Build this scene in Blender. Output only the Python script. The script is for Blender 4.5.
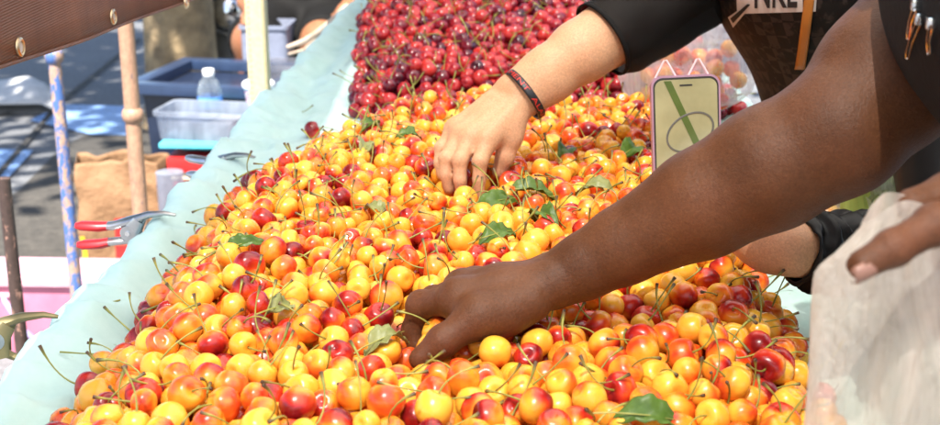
import bpy, bmesh, math, random
import numpy as np
from mathutils import Vector, Matrix, Quaternion, noise
from mathutils.bvhtree import BVHTree

random.seed(7); rng = np.random.default_rng(7)
for o in list(bpy.data.objects): bpy.data.objects.remove(o)
S = bpy.context.scene
COL = S.collection
R = math.radians

# ------------------------------------------------------------------ camera
CAM = Vector((0, 0, 1.25)); PITCH = R(17); YAW = R(2.3); FPX = 1305.0
cd = bpy.data.cameras.new('camera'); cam = bpy.data.objects.new('camera', cd); COL.objects.link(cam)
cam.location = CAM; cam.rotation_euler = (R(90) - PITCH, 0, YAW)
cd.sensor_width = 36; cd.lens = 36 * FPX / 940; cd.clip_start = .02; cd.clip_end = 500
cd.dof.use_dof = True; cd.dof.focus_distance = 1.12; cd.dof.aperture_fstop = 11
S.camera = cam
# ------------------------------------------------------------------ sky, sun, exposure
SUN_DIR = Vector((-.11, -.50, .86)).normalized()
w = bpy.data.worlds.new('World'); S.world = w; w.use_nodes = True
nt = w.node_tree; bg = nt.nodes['Background']; sky = nt.nodes.new('ShaderNodeTexSky')
sky.sky_type = 'NISHITA'; sky.sun_disc = False
sky.sun_elevation = math.asin(SUN_DIR.z); sky.sun_rotation = math.atan2(SUN_DIR.x, SUN_DIR.y)
nt.links.new(sky.outputs[0], bg.inputs[0]); bg.inputs[1].default_value = .10
sd = bpy.data.lights.new('sun', 'SUN'); so = bpy.data.objects.new('sun', sd); COL.objects.link(so)
sd.energy = 5; sd.angle = R(.53); sd.color = (1, .95, .87)
so.rotation_euler = SUN_DIR.to_track_quat('Z', 'Y').to_euler(); so.location = (3, 2, 7)
S.view_settings.view_transform = 'Standard'; S.view_settings.look = 'None'
S.view_settings.exposure = 1.82; S.view_settings.gamma = 1; S.view_settings.use_curve_mapping = False
S.render.engine = 'CYCLES'
S.cycles.max_bounces = 10; S.cycles.transparent_max_bounces = 24
S.cycles.sample_clamp_indirect = 6

# ------------------------------------------------------------------ pixel helpers (photo is 940 x 425)
_fw = Vector((-math.sin(YAW)*math.cos(PITCH), math.cos(YAW)*math.cos(PITCH), -math.sin(PITCH)))
_rt = Vector((math.cos(YAW), math.sin(YAW), 0)); _up = _rt.cross(_fw)
def ray(px, py): return _fw + _rt*((px-470)/FPX) - _up*((py-212.5)/FPX)
def P(px, py, d):            # the point of that ray at world distance y = d
    r = ray(px, py); return CAM + r*(d/r.y)
def PZ(px, py, z):           # the point of that ray on the level z
    r = ray(px, py); return CAM + r*((z-CAM.z)/r.z)
def PX(px, py, x):
    r = ray(px, py); return CAM + r*(x/r.x)
def proj(p):
    v = Vector(p)-CAM; k = v.dot(_fw); return 470+FPX*v.dot(_rt)/k, 212.5-FPX*v.dot(_up)/k, k
def sm(a, b, x):
    t = min(1, max(0, (x-a)/(b-a))); return t*t*(3-2*t)

# ------------------------------------------------------------------ object helpers
def tag(o, label=None, cat=None, group=None, kind=None):
    if label: o['label'] = label
    if cat: o['category'] = cat
    if group: o['group'] = group
    if kind: o['kind'] = kind
    return o
def link(name, me, m=None, parent=None, smooth=True):
    if m is not None and not me.materials: me.materials.append(m)
    o = bpy.data.objects.new(name, me); COL.objects.link(o)
    if parent is not None: o.parent = parent; o.matrix_parent_inverse = Matrix()
    if smooth: me.shade_smooth()
    return o
def empty(name, loc, rz=0):
    o = bpy.data.objects.new(name, None); COL.objects.link(o); o.location = loc; o.rotation_euler = (0, 0, rz); o.empty_display_size = .05
    return o
class MB:
    """collects shapes into one mesh"""
    def __init__(s): s.bm = bmesh.new()
    def box(s, c, d, bev=0, rot=None, taper=1):
        r = bmesh.ops.create_cube(s.bm, size=1); vs = r['verts']
        for v in vs:
            t = taper if v.co.z < 0 else 1
            v.co = Vector((v.co.x*d[0]*t, v.co.y*d[1]*t, v.co.z*d[2]))
        if bev:
            es = list({e for v in vs for e in v.link_edges})
            rr = bmesh.ops.bevel(s.bm, geom=es, offset=bev, segments=2, affect='EDGES', profile=.7)
            vs = list({v for f in rr['faces'] for v in f.verts} | {v for v in vs if v.is_valid})
            vs = s._island(vs)
        M = Matrix.Translation(Vector(c)) @ (rot.to_matrix().to_4x4() if rot is not None else Matrix())
        bmesh.ops.transform(s.bm, matrix=M, verts=vs); return s
    def _island(s, vs):
        seen = set(vs); st = list(vs)
        while st:
            v = st.pop()
            for e in v.link_edges:
                u = e.other_vert(v)
                if u not in seen: seen.add(u); st.append(u)
        return list(seen)
    def tube(s, pts, rad, n=10, cap=True, squash=1, up=None):
        pts = [Vector(p) for p in pts]
        if not hasattr(rad, '__len__'): rad = [rad]*len(pts)
        rings = []; prev = None
        for i, p in enumerate(pts):
            t = (pts[min(i+1, len(pts)-1)]-pts[max(i-1, 0)]).normalized()
            if prev is None:
                a = Vector(up) if up is not None else (Vector((0, 0, 1)) if abs(t.z) < .9 else Vector((1, 0, 0)))
            else: a = prev
            a = (a - t*a.dot(t)).normalized(); b = t.cross(a); prev = a
            rings.append([s.bm.verts.new(p + (a*math.cos(2*math.pi*k/n) + b*math.sin(2*math.pi*k/n)*squash)*rad[i]) for k in range(n)])
        for i in range(len(rings)-1):
            for k in range(n): s.bm.faces.new((rings[i][k], rings[i][(k+1) % n], rings[i+1][(k+1) % n], rings[i+1][k]))
        if cap: s.bm.faces.new(rings[0][::-1]); s.bm.faces.new(rings[-1])
        return s
    def lathe(s, prof, c=(0, 0, 0), n=24, M=None):
        rings = []; c = Vector(c)
        for r, z in prof:
            ring = []
            for k in range(n):
                v = Vector((r*math.cos(2*math.pi*k/n), r*math.sin(2*math.pi*k/n), z))
                ring.append(s.bm.verts.new((M @ v if M is not None else v) + c))
            rings.append(ring)
        for i in range(len(rings)-1):
            for k in range(n): s.bm.faces.new((rings[i][k], rings[i][(k+1) % n], rings[i+1][(k+1) % n], rings[i+1][k]))
        return s
    def grid(s, fn, nu, nv):
        g = [[s.bm.verts.new(fn(i/(nu-1), j/(nv-1))) for j in range(nv)] for i in range(nu)]
        for i in range(nu-1):
            for j in range(nv-1): s.bm.faces.new((g[i][j], g[i+1][j], g[i+1][j+1], g[i][j+1]))
        return s
    def poly(s, pts):
        s.bm.faces.new([s.bm.verts.new(p) for p in pts]); return s
    def build(s, name, m, parent=None, smooth=True, local=True, solid=0):
        me = bpy.data.meshes.new(name)
        if parent is not None and local:
            q_, off_ = parent, Vector()
            while q_ is not None: off_ += q_.matrix_basis.translation; q_ = q_.parent
            bmesh.ops.translate(s.bm, verts=s.bm.verts, vec=-off_)
        bmesh.ops.recalc_face_normals(s.bm, faces=s.bm.faces)
        s.bm.to_mesh(me); s.bm.free()
        o = link(name, me, m, parent, smooth)
        if smooth: me.set_sharp_from_angle(angle=R(40))
        if solid:
            md = o.modifiers.new('solid', 'SOLIDIFY'); md.thickness = solid; md.offset = 0
        return o
def np_mesh(name, verts, quads=None, tris=None, attrs=None, mats=(), fmat=None):
    me = bpy.data.meshes.new(name)
    verts = np.ascontiguousarray(verts, np.float32)
    me.vertices.add(len(verts)); me.vertices.foreach_set('co', verts.ravel())
    nq = 0 if quads is None else len(quads); ntr = 0 if tris is None else len(tris)
    lp = np.concatenate([a.ravel() for a in (quads, tris) if a is not None]).astype(np.int32)
    me.loops.add(len(lp)); me.loops.foreach_set('vertex_index', lp)
    me.polygons.add(nq+ntr)
    st = np.concatenate([np.arange(nq)*4, nq*4+np.arange(ntr)*3]).astype(np.int32)
    me.polygons.foreach_set('loop_start', st)
    for m in mats: me.materials.append(m)
    if fmat is not None: me.polygons.foreach_set('material_index', np.asarray(fmat, np.int32))
    me.update(calc_edges=True)
    for k, v in (attrs or {}).items():
        a = me.attributes.new(k, 'FLOAT', 'POINT'); a.data.foreach_set('value', np.ascontiguousarray(v, np.float32))
    me.shade_smooth()
    return me

# ------------------------------------------------------------------ materials
class N:
    def __init__(s, name):
        s.m = bpy.data.materials.new(name); s.m.use_nodes = True; s.t = s.m.node_tree
        s.b = s.t.nodes['Principled BSDF']; s.out = s.t.nodes['Material Output']
    def n(s, typ, **kw):
        x = s.t.nodes.new(typ)
        for k, v in kw.items(): setattr(x, k, v)
        return x
    def l(s, a, b): s.t.links.new(a, b)
    def co(s, scale=(1, 1, 1), kind='Object'):
        tc = s.n('ShaderNodeTexCoord'); mp = s.n('ShaderNodeMapping'); mp.inputs['Scale'].default_value = scale
        s.l(tc.outputs[kind], mp.inputs[0]); return mp.outputs[0]
    def noise(s, vec, scale, detail=4, rough=.6, dist=0):
        x = s.n('ShaderNodeTexNoise'); x.inputs['Scale'].default_value = scale; x.inputs['Detail'].default_value = detail
        x.inputs['Roughness'].default_value = rough; x.inputs['Distortion'].default_value = dist
        if vec is not None: s.l(vec, x.inputs['Vector'])
        return x.outputs['Fac']
    def ramp(s, fac, stops, interp='LINEAR'):
        x = s.n('ShaderNodeValToRGB'); r = x.color_ramp; r.interpolation = interp
        while len(r.elements) < len(stops): r.elements.new(.5)
        for e, (p, c) in zip(r.elements, stops): e.position = p; e.color = (*c, 1) if len(c) == 3 else c
        s.l(fac, x.inputs[0]); return x.outputs[0]
    def mix(s, fac, a, b, mode='MIX'):
        x = s.n('ShaderNodeMix', data_type='RGBA', blend_type=mode)
        for sock, v in ((x.inputs[0], fac), (x.inputs[6], a), (x.inputs[7], b)):
            if hasattr(v, 'default_value') or hasattr(v, 'is_linked'): s.l(v, sock)
            else: sock.default_value = v if not hasattr(v, '__len__') else (*v, 1)
        return x.outputs[2]
    def math(s, op, a, b=0.0):
        x = s.n('ShaderNodeMath', operation=op)
        for i, v in enumerate((a, b)):
            if hasattr(v, 'is_linked'): s.l(v, x.inputs[i])
            else: x.inputs[i].default_value = v
        return x.outputs[0]
    def bump(s, h, strength=.3, dist=.001):
        x = s.n('ShaderNodeBump'); x.inputs['Strength'].default_value = strength; x.inputs['Distance'].default_value = dist
        s.l(h, x.inputs['Height']); s.l(x.outputs[0], s.b.inputs['Normal']); return x
    def set(s, **kw):
        for k, v in kw.items():
            i = s.b.inputs[k.replace('_', ' ')]
            if hasattr(v, 'is_linked'): s.l(v, i)
            else: i.default_value = v if not (hasattr(v, '__len__') and len(v) == 3 and i.type == 'RGBA') else (*v, 1)
        return s
def M(name, c, rough=.5, metal=0, c2=None, nscale=30, bumpscale=None, bstr=.3, bdist=.001, **kw):
    x = N(name); v = x.co()
    c2 = c2 or tuple(k*.8 for k in c)
    f = x.noise(v, nscale, 5)
    x.set(Base_Color=x.ramp(f, [(.35, c2), (.65, c)]), Roughness=rough, Metallic=metal, **kw)
    if bumpscale: x.bump(x.noise(v, bumpscale, 4), bstr, bdist)
    return x.m

def mat_asphalt(name, c1, c2, scale=60):
    x = N(name); v = x.co()
    big = x.noise(v, .9, 6, .65); fine = x.noise(v, scale, 3, .8)
    col = x.ramp(big, [(.3, c1), (.7, c2)]); g = x.ramp(fine, [(.3, (.55,)*3), (.75, (1.35,)*3)])
    x.set(Base_Color=x.mix(1, col, g, 'MULTIPLY'), Roughness=.9); x.bump(fine, .5, .01); return x.m
def mat_cloth():
    x = N('mint_cloth'); v = x.co()
    wv = x.n('ShaderNodeTexWave', bands_direction='X'); wv.inputs['Scale'].default_value = 420; wv.inputs['Distortion'].default_value = .6
    wv2 = x.n('ShaderNodeTexWave', bands_direction='Y'); wv2.inputs['Scale'].default_value = 420; wv2.inputs['Distortion'].default_value = .6
    x.l(v, wv.inputs[0]); x.l(v, wv2.inputs[0])
    st = x.ramp(x.noise(v, 16, 6, .7), [(.3, (.40, .60, .56)), (.55, (.47, .66, .615)), (.8, (.52, .70, .66))])
    spots = x.ramp(x.noise(v, 90, 2, .5), [(.72, (1, 1, 1)), (.80, (.72, .66, .5))])
    x.set(Base_Color=x.mix(1, st, spots, 'MULTIPLY'), Roughness=.85, Sheen_Weight=.15)
    h = x.math('ADD', x.math('MULTIPLY', wv.outputs[1], .5), x.math('MULTIPLY', wv2.outputs[1], .5))
    h = x.math('ADD', h, x.math('MULTIPLY', x.noise(v, 45, 4), 5))
    x.bump(h, .35, .0006); return x.m
def mat_tarp():
    x = N('brown_tarp'); v = x.co()
    wv = x.n('ShaderNodeTexWave', bands_direction='Z'); wv.inputs['Scale'].default_value = 130; x.l(v, wv.inputs[0])
    wy = x.n('ShaderNodeTexWave', bands_direction='Y'); wy.inputs['Scale'].default_value = 130; x.l(v, wy.inputs[0])
    c = x.ramp(x.noise(x.co((1, 1, .35)), 14, 5, .6), [(.3, (.11, .038, .016)), (.7, (.21, .080, .034))])
    x.set(Base_Color=c, Roughness=.42)
    x.bump(x.math('ADD', wv.outputs[1], wy.outputs[1]), .5, .0006)
    tr = x.n('ShaderNodeBsdfTranslucent'); x.l(c, tr.inputs[0])
    ms = x.n('ShaderNodeMixShader'); ms.inputs[0].default_value = .25
    x.l(x.b.outputs[0], ms.inputs[1]); x.l(tr.outputs[0], ms.inputs[2]); x.l(ms.outputs[0], x.out.inputs[0]); return x.m
def mat_flaked(name, paint, rust, amount):
    x = N(name); v = x.co((1, 1, .45))
    f = x.noise(v, 75, 5, .7); k = x.ramp(f, [(amount-.03, (0, 0, 0)), (amount+.03, (1, 1, 1))])
    rr = x.ramp(x.noise(v, 160, 4, .7), [(.3, tuple(c*.55 for c in rust)), (.7, rust)])
    x.set(Base_Color=x.mix(k, rr, paint), Roughness=.55); x.bump(k, .4, .0006); return x.m
def mat_skin(name, c_dark, c_mid, c_red, rough=.42, sss=.15):
    x = N(name); v = x.co()
    base = x.ramp(x.noise(v, 22, 5, .6), [(.3, c_dark), (.7, c_mid)])
    red = x.ramp(x.noise(v, 9, 3, .5), [(.45, (0, 0, 0)), (.75, (.6, .6, .6))])
    fine = x.noise(v, 520, 3, .6)
    base = x.mix(red, base, c_red)
    g = x.ramp(fine, [(.3, (.80,)*3), (.7, (1.12,)*3)])
    vo = x.n('ShaderNodeTexVoronoi', feature='DISTANCE_TO_EDGE'); vo.inputs['Scale'].default_value = 900; x.l(v, vo.inputs['Vector'])
    x.set(Base_Color=x.mix(1, base, g, 'MULTIPLY'), Roughness=rough, Specular_IOR_Level=.22, Subsurface_Weight=sss, Subsurface_Radius=(.012, .004, .002), Subsurface_Scale=.5)
    h = x.math('ADD', x.math('MULTIPLY', fine, .6), x.math('MULTIPLY', vo.outputs[0], .5))
    h = x.math('ADD', h, x.math('MULTIPLY', x.noise(v, 120, 3), 1.2))
    x.bump(h, .6, .0009); return x.m
def mat_film(name, tint, body=.5, rough=.25, wr=25):
    """thin plastic film: part clear, part milky, glossy, with fine creases"""
    x = N(name); v = x.co()
    x.set(Base_Color=tint, Roughness=rough, Specular_IOR_Level=.6)
    x.bump(x.noise(x.co((1, 1, .3)), wr, 6, .65, 1.5), 1, .014)
    tl = x.n('ShaderNodeBsdfTranslucent'); tl.inputs[0].default_value = (*tint, 1)
    tp = x.n('ShaderNodeBsdfTransparent'); tp.inputs[0].default_value = (*[.5+.5*c for c in tint], 1)
    m1 = x.n('ShaderNodeMixShader'); m1.inputs[0].default_value = .55
    x.l(x.b.outputs[0], m1.inputs[1]); x.l(tl.outputs[0], m1.inputs[2])
    m2 = x.n('ShaderNodeMixShader')
    lw = x.n('ShaderNodeLayerWeight'); lw.inputs[0].default_value = .35
    f = x.math('ADD', x.math('MULTIPLY', lw.outputs['Facing'], .55*body+.12), x.math('MULTIPLY', x.ramp(x.noise(x.co((1, 1, .18)), wr*1.3, 5, .6, .6), [(.3, (.15,)*3), (.72, (1, 1, 1))]), body*1.5))
    f = x.math('MINIMUM', f, .96)
    x.l(f, m2.inputs[0]); x.l(tp.outputs[0], m2.inputs[1]); x.l(m1.outputs[0], m2.inputs[2]); x.l(m2.outputs[0], x.out.inputs[0]); return x.m
def mat_yellow():
    x = N('yellow_cherry_skin'); a = x.n('ShaderNodeAttribute', attribute_name='blush').outputs['Fac']
    tn = x.n('ShaderNodeAttribute', attribute_name='tint').outputs['Fac']
    v = x.co(); f = x.noise(v, 170, 4, .65); f2 = x.noise(v, 900, 2, .5)
    t = x.math('ADD', a, x.math('MULTIPLY', x.math('SUBTRACT', f, .5), .34))
    t = x.math('ADD', t, x.math('MULTIPLY', x.math('SUBTRACT', f2, .5), .14))
    c = x.ramp(t, [(.05, (.86, .47, .050)), (.30, (.84, .33, .030)), (.46, (.80, .18, .018)), (.62, (.62, .060, .015)), (.82, (.43, .017, .012)), (1, (.18, .006, .009))])
    c = x.mix(tn, c, x.mix(1, c, (.96, .72, .45), 'MULTIPLY'))
    sp = x.mix(1, x.ramp(x.noise(v, 330, 2, .5), [(.27, (.50, .32, .18)), (.33, (1, 1, 1))]), x.ramp(x.noise(v, 75, 3, .6), [(.24, (.52, .34, .22)), (.31, (1, 1, 1))]), 'MULTIPLY')
    x.set(Base_Color=x.mix(1, c, sp, 'MULTIPLY'), Roughness=x.ramp(x.noise(v, 110, 3, .6), [(.35, (.13,)*3), (.7, (.36,)*3)]), Subsurface_Weight=.18, Subsurface_Radius=(.010, .0045, .0012), Subsurface_Scale=.6, Specular_IOR_Level=.5)
    x.bump(x.noise(v, 200, 2), .06, .001); return x.m
def mat_red():
    x = N('dark_cherry_skin'); a = x.n('ShaderNodeAttribute', attribute_name='blush').outputs['Fac']
    v = x.co(); f = x.noise(v, 180, 3, .6)
    t = x.math('ADD', a, x.math('MULTIPLY', x.math('SUBTRACT', f, .5), .3))
    c = x.ramp(t, [(0, (.48, .032, .026)), (.35, (.31, .012, .018)), (.7, (.13, .006, .017)), (1, (.035, .003, .010))])
    x.set(Base_Color=c, Roughness=.18, Subsurface_Weight=.06, Subsurface_Radius=(.006, .001, .001), Subsurface_Scale=.5); return x.m
def mat_stem():
    x = N('cherry_stem_skin'); a = x.n('ShaderNodeAttribute', attribute_name='tip').outputs['Fac']
    g = x.ramp(x.noise(x.co(), 40, 3), [(.35, (.17, .18, .025)), (.65, (.40, .38, .075))])
    x.set(Base_Color=x.mix(x.ramp(a, [(.86, (0, 0, 0)), (.98, (1, 1, 1))]), g, (.10, .05, .022)), Roughness=.5); return x.m
def mat_leaf(name, c1, c2):
    x = N(name); v = x.co(); c = x.ramp(x.noise(v, 60, 4), [(.3, c1), (.7, c2)])
    x.set(Base_Color=c, Roughness=.4); x.bump(x.noise(v, 150, 4), .5, .001)
    tl = x.n('ShaderNodeBsdfTranslucent'); x.l(c, tl.inputs[0]); ms = x.n('ShaderNodeMixShader'); ms.inputs[0].default_value = .3
    x.l(x.b.outputs[0], ms.inputs[1]); x.l(tl.outputs[0], ms.inputs[2]); x.l(ms.outputs[0], x.out.inputs[0]); return x.m
def mat_canopy():
    x = N('sun_softening_fabric'); x.set(Base_Color=(.85, .84, .80), Roughness=.8)
    tl = x.n('ShaderNodeBsdfTranslucent'); tl.inputs[0].default_value = (.96, .90, .80, 1); ms = x.n('ShaderNodeMixShader'); ms.inputs[0].default_value = .68
    tp = x.n('ShaderNodeBsdfTransparent'); m2 = x.n('ShaderNodeMixShader'); m2.inputs[0].default_value = .20
    x.l(x.b.outputs[0], ms.inputs[1]); x.l(tl.outputs[0], ms.inputs[2]); x.l(ms.outputs[0], m2.inputs[1]); x.l(tp.outputs[0], m2.inputs[2]); x.l(m2.outputs[0], x.out.inputs[0]); return x.m

MT = dict(
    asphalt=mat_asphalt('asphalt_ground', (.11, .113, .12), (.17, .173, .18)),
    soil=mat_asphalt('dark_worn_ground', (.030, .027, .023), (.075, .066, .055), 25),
    blue=mat_flaked('worn_blue_paint', (.20, .33, .58), (.11, .115, .125), .42),
    cloth=mat_cloth(), tarp=mat_tarp(), canopy=mat_canopy(),
    brass=M('brass_eyelet', (.62, .45, .28), .3, 1), steel=M('brushed_steel', (.55, .55, .56), .3, 1, nscale=80),
    brassy=M('yellow_zinc_metal', (.24, .20, .10), .5, .8), redgrip=M('red_vinyl_grip', (.50, .012, .015), .28),
    bluegrip=M('blue_vinyl_grip', (.05, .12, .35), .35),
    wood=M('raw_pine', (.45, .30, .17), .7, c2=(.28, .17, .09)),
    pipe_blue=mat_flaked('flaking_blue_pipe', (.06, .125, .33), (.44, .29, .22), .50),
    pipe_rust=mat_flaked('rusty_pink_pipe', (.10, .08, .10), (.42, .24, .155), .64),
    pipe_dark=mat_flaked('dark_rusty_stake', (.30, .16, .12), (.06, .035, .028), .6),
    cream=M('cream_enamel_post', (.52, .45, .27), .5, c2=(.43, .36, .20), nscale=90), hole=M('punched_hole', (.10, .085, .05), .9),
    navy=M('navy_plastic', (.012, .02, .045), .35), teal=M('teal_plastic', (.01, .38, .47), .35), redp=M('red_plastic', (.55, .02, .018), .35),
    creamp=M('cream_plastic', (.72, .62, .45), .4), pinkp=M('pink_plastic', (.52, .17, .25), .45, c2=(.45, .13, .20), nscale=12), pinkrim=M('pale_pink_plastic', (.66, .36, .42), .4),
    frost=mat_film('frosted_plastic', (.50, .54, .62), .55, .3, 9), clear=mat_film('clear_plastic', (.75, .79, .82), .12, .1, 9), lilac=M('grey_lilac_plastic', (.20, .22, .29), .35),
    frost2=mat_film('hazy_plastic', (.62, .62, .66), .22, .25, 9), film=mat_film('thin_white_plastic_film', (.93, .87, .79), .50, .18, 20), filmclear=mat_film('clear_plastic_film', (.93, .92, .93), .40, .15, 40),
    white=M('white_plastic', (.80, .80, .80), .4), bluelab=M('blue_label', (.10, .28, .72), .4), magenta=M('magenta_print', (.65, .02, .16), .5),
    card=M('white_card', (.55, .54, .53), .8), paper=M('brown_kraft_paper', (.27, .15, .075), .8, c2=(.19, .10, .045), nscale=14, bumpscale=28, bstr=.7, bdist=.012),
    redprint=M('red_bag_print', (.52, .02, .02), .7), yelprint=M('yellow_bag_print', (.75, .45, .02), .7),
    bark=M('mottled_tree_bark', (.36, .26, .14), .9, c2=(.15, .105, .06), nscale=9, bumpscale=22, bstr=.8, bdist=.02),
    greypost=M('grey_painted_post', (.13, .125, .11), .6), chrome=M('polished_metal', (.8, .8, .8), .12, 1), black=M('black_rubber', (.012, .012, .013), .5),
    skin_deep=mat_skin('deep_brown_skin', (.080, .029, .0115), (.128, .048, .0195), (.145, .046, .020), .46, .08),
    skin_light=mat_skin('light_tan_skin', (.52, .285, .155), (.62, .36, .21), (.60, .27, .16), .42, .2),
    skin_mid=mat_skin('brown_skin', (.20, .085, .042), (.27, .12, .06), (.28, .10, .05), .5, .1),
    nail=M('fingernail', (.42, .21, .16), .25), nail_light=M('pale_fingernail', (.72, .45, .36), .25),
    blackcloth=M('black_jersey', (.005, .0046, .0045), .8, Specular_IOR_Level=.2, bumpscale=160, bstr=.4), blackdenim=M('black_denim', (.008, .008, .009), .85, Specular_IOR_Level=.25, bumpscale=200, bstr=.5),
    hair=M('black_hair', (.012, .009, .007), .4), strap=M('tan_leather', (.48, .17, .025), .5), ycherry=mat_yellow(), rcherry=mat_red(), stem=mat_stem(),
    leaf=mat_leaf('green_leaf', (.065, .13, .015), (.14, .24, .04)), dryleaf=mat_leaf('pale_olive_leaf', (.24, .27, .08), (.38, .38, .15)),
    crown=mat_leaf('street_tree_leaf', (.035, .07, .012), (.07, .12, .02)),
    pinkcase=M('pink_phone_case', (.42, .24, .32), .3), rosecase=M('pale_pink_wire', (.80, .58, .60), .25), branch=M('peeled_branch', (.55, .44, .34), .8, c2=(.38, .27, .19)),
    green=mat_film('lime_translucent_plastic', (.70, .80, .30), .95, .3, 9), redletter=M('red_print', (.62, .03, .02), .5), bandblk=M('black_silicone', (.012, .012, .014), .45),
    shoe=M('dark_shoe', (.03, .03, .032), .6))

# ------------------------------------------------------------------ ground
gm = MB().poly([(-150, -150, 0), (150, -150, 0), (150, 150, 0), (-150, 150, 0)]).build('ground', MT['asphalt'], smooth=False); tag(gm, kind='structure')
def flat(name, pts, z, m):
    return tag(MB().poly([(*PZ(px, py, 0).xy, z) for px, py in pts]).build(name, m, smooth=False), kind='structure')
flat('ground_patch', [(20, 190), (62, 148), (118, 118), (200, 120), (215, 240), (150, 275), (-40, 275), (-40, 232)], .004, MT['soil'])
flat('painted_marking', [(30, 122), (62, 106), (140, 108), (128, 137), (90, 136)], .008, MT['blue'])
flat('painted_marking', [(-30, 150), (34, 152), (8, 180), (-50, 178)], .008, MT['blue'])
for a, b in (((-10, 187), (62, 103)), ((62, 103), (140, 40)), ((-10, 118), (60, 108))):
    p, q = PZ(*a, 0), PZ(*b, 0); t = (q-p).normalized(); nrm = Vector((-t.y, t.x, 0))*.012
    tag(MB().poly([(*(p+nrm).xy, .012), (*(p-nrm).xy, .012), (*(q-nrm).xy, .012), (*(q+nrm).xy, .012)]).build('pavement_joint', MT['soil'], smooth=False), kind='structure')

# ------------------------------------------------------------------ table, cloth
TZ = .80                                     # cloth level
TX0, TX1, TY0, TY1 = -.405, .355, .50, 3.25
def red_rise(y): return .055*sm(1.90, 2.55, y)
tb = empty('market_table', (0, 1.9, 0)); tag(tb, 'long wooden market table under the mint green cloth', 'table')
MB().box((-.025, (TY0+TY1)/2, TZ-.025), (TX1-TX0-.03, TY1-TY0-.03, .03)).build('tabletop', MT['wood'], tb, False)
for x in (TX0+.06, TX1-.06):
    for y in (TY0+.1, TY1-.1): MB().box((x, y, (TZ-.04)/2), (.05, .05, TZ-.04)).build('leg', MT['wood'], tb, False)
MB().box((TX0+.012, (TY0+TY1)/2, TZ+.001), (.02, TY1-TY0-.03, .02)).build('edge_rail', MT['wood'], tb, False)
MB().box((TX1-.012, (TY0+TY1)/2, TZ+.001), (.02, TY1-TY0-.03, .02)).build('edge_rail', MT['wood'], tb, False)
def cloth_z(x, y):
    z = TZ + red_rise(y)*sm(TX0+.03, TX0+.12, x)*sm(TX1-.03, TX1-.12, x)
    lip = .022*sm(TX0+.062, TX0+.012, x) + .018*sm(TX1-.06, TX1-.012, x)
    n = noise.noise(Vector((x*9, y*4.5, 1)))*.009 + noise.noise(Vector((x*22, y*14+x*30, 4)))*.0055
    rg = noise.noise(Vector((x*7+y*2, y*5-x*9, 11))); n += .009*(1-min(1, abs(rg)*2.6))**3 + .006*(1-min(1, abs(noise.noise(Vector((x*15-y*6, y*9, 21))))*3))**3
    edge = sm(TX0+.16, TX0+.06, x) + sm(TX1-.12, TX1-.06, x)
    return z + lip + n*edge + .0009*noise.noise(Vector((x*40, y*40, 3)))
prof = []                                    # across the table: (x, drop) samples
for t in np.linspace(0, 1, 18): prof.append(('l', t))
for x in np.linspace(TX0-.004, TX1+.004, 96): prof.append(('t', x))
for t in np.linspace(0, 1, 18): prof.append(('r', t))
ysamp = np.concatenate([np.linspace(TY0-.005, 2.2, 260), np.linspace(2.2, TY1, 60)[1:]])
vs = []
for y in ysamp:
    for k, v in prof:
        if k == 't':
            x = v; z = cloth_z(x, y)
            ed = min(x-(TX0-.004), (TX1+.004)-x)
            if ed < .008: z -= .006*(1-ed/.008)**2
            wob = .006*noise.noise(Vector((y*6, 0, 9)))*sm(TX0+.08, TX0, x)
            vs.append((x+wob, y, z))
        else:
            t = v if k == 'r' else 1-v
            drop = t*(.30+.04*noise.noise(Vector((y*2, 5, 0))))
            fold = .022*t*math.sin(y*26+3*noise.noise(Vector((y*3, 2, 0)))) + .01*t
            e = TX0-.0075 if k == 'l' else TX1+.0075
            wob = .006*noise.noise(Vector((y*6, 0, 9))) if k == 'l' else 0
            x = e+wob-(fold+.012*t) if k == 'l' else e+fold+.012*t
            vs.append((x, y, cloth_z(TX0 if k == 'l' else TX1, y)-.012-drop))
nv = len(prof); ny = len(ysamp); idx = np.arange(nv*ny).reshape(ny, nv)
q = np.stack([idx[:-1, :-1], idx[:-1, 1:], idx[1:, 1:], idx[1:, :-1]], -1).reshape(-1, 4)
tc_me = np_mesh('tablecloth', np.array(vs), q, mats=[MT['cloth']])
tag(link('tablecloth', tc_me), 'pale mint green cloth draped over the long cherry table', 'tablecloth')
CL = BVHTree.FromPolygons([Vector(v) for v in vs], q.tolist())

# ------------------------------------------------------------------ signed distance bodies
def v3(p): return np.array(p, np.float64)
def sd_cone(p, a, b, r1, r2):
    ba = b-a; l2 = ba@ba; rr = r1-r2; a2 = l2-rr*rr; il2 = 1/l2
    pa = p-a; y = pa@ba; z = y-l2
    t = pa*l2-ba*y[..., None]; x2 = (t*t).sum(-1); y2 = y*y*l2; z2 = z*z*l2
    k = np.sign(rr)*rr*rr*x2
    c1 = np.sign(z)*a2*z2 > k; c2 = np.sign(y)*a2*y2 < k
    d = (np.sqrt(np.maximum(x2*a2*il2, 0))+y*rr)*il2-r1
    d = np.where(c2, np.sqrt(x2+y2)*il2-r1, d)
    return np.where(c1, np.sqrt(x2+z2)*il2-r2, d)
def sd_ell(p, c, r):
    q = (p-c)/r; k0 = np.sqrt((q*q).sum(-1)); q2 = q/r; k1 = np.sqrt((q2*q2).sum(-1))+1e-9
    return k0*(k0-1)/k1
def axis(lo, hi, fine, f, c):
    """samples from lo to hi: step f inside the fine interval, step c elsewhere"""
    a, b = fine
    out = [np.arange(lo, a, c), np.arange(a, b, f), np.arange(b, hi+c, c)]
    return np.concatenate(out)
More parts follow.
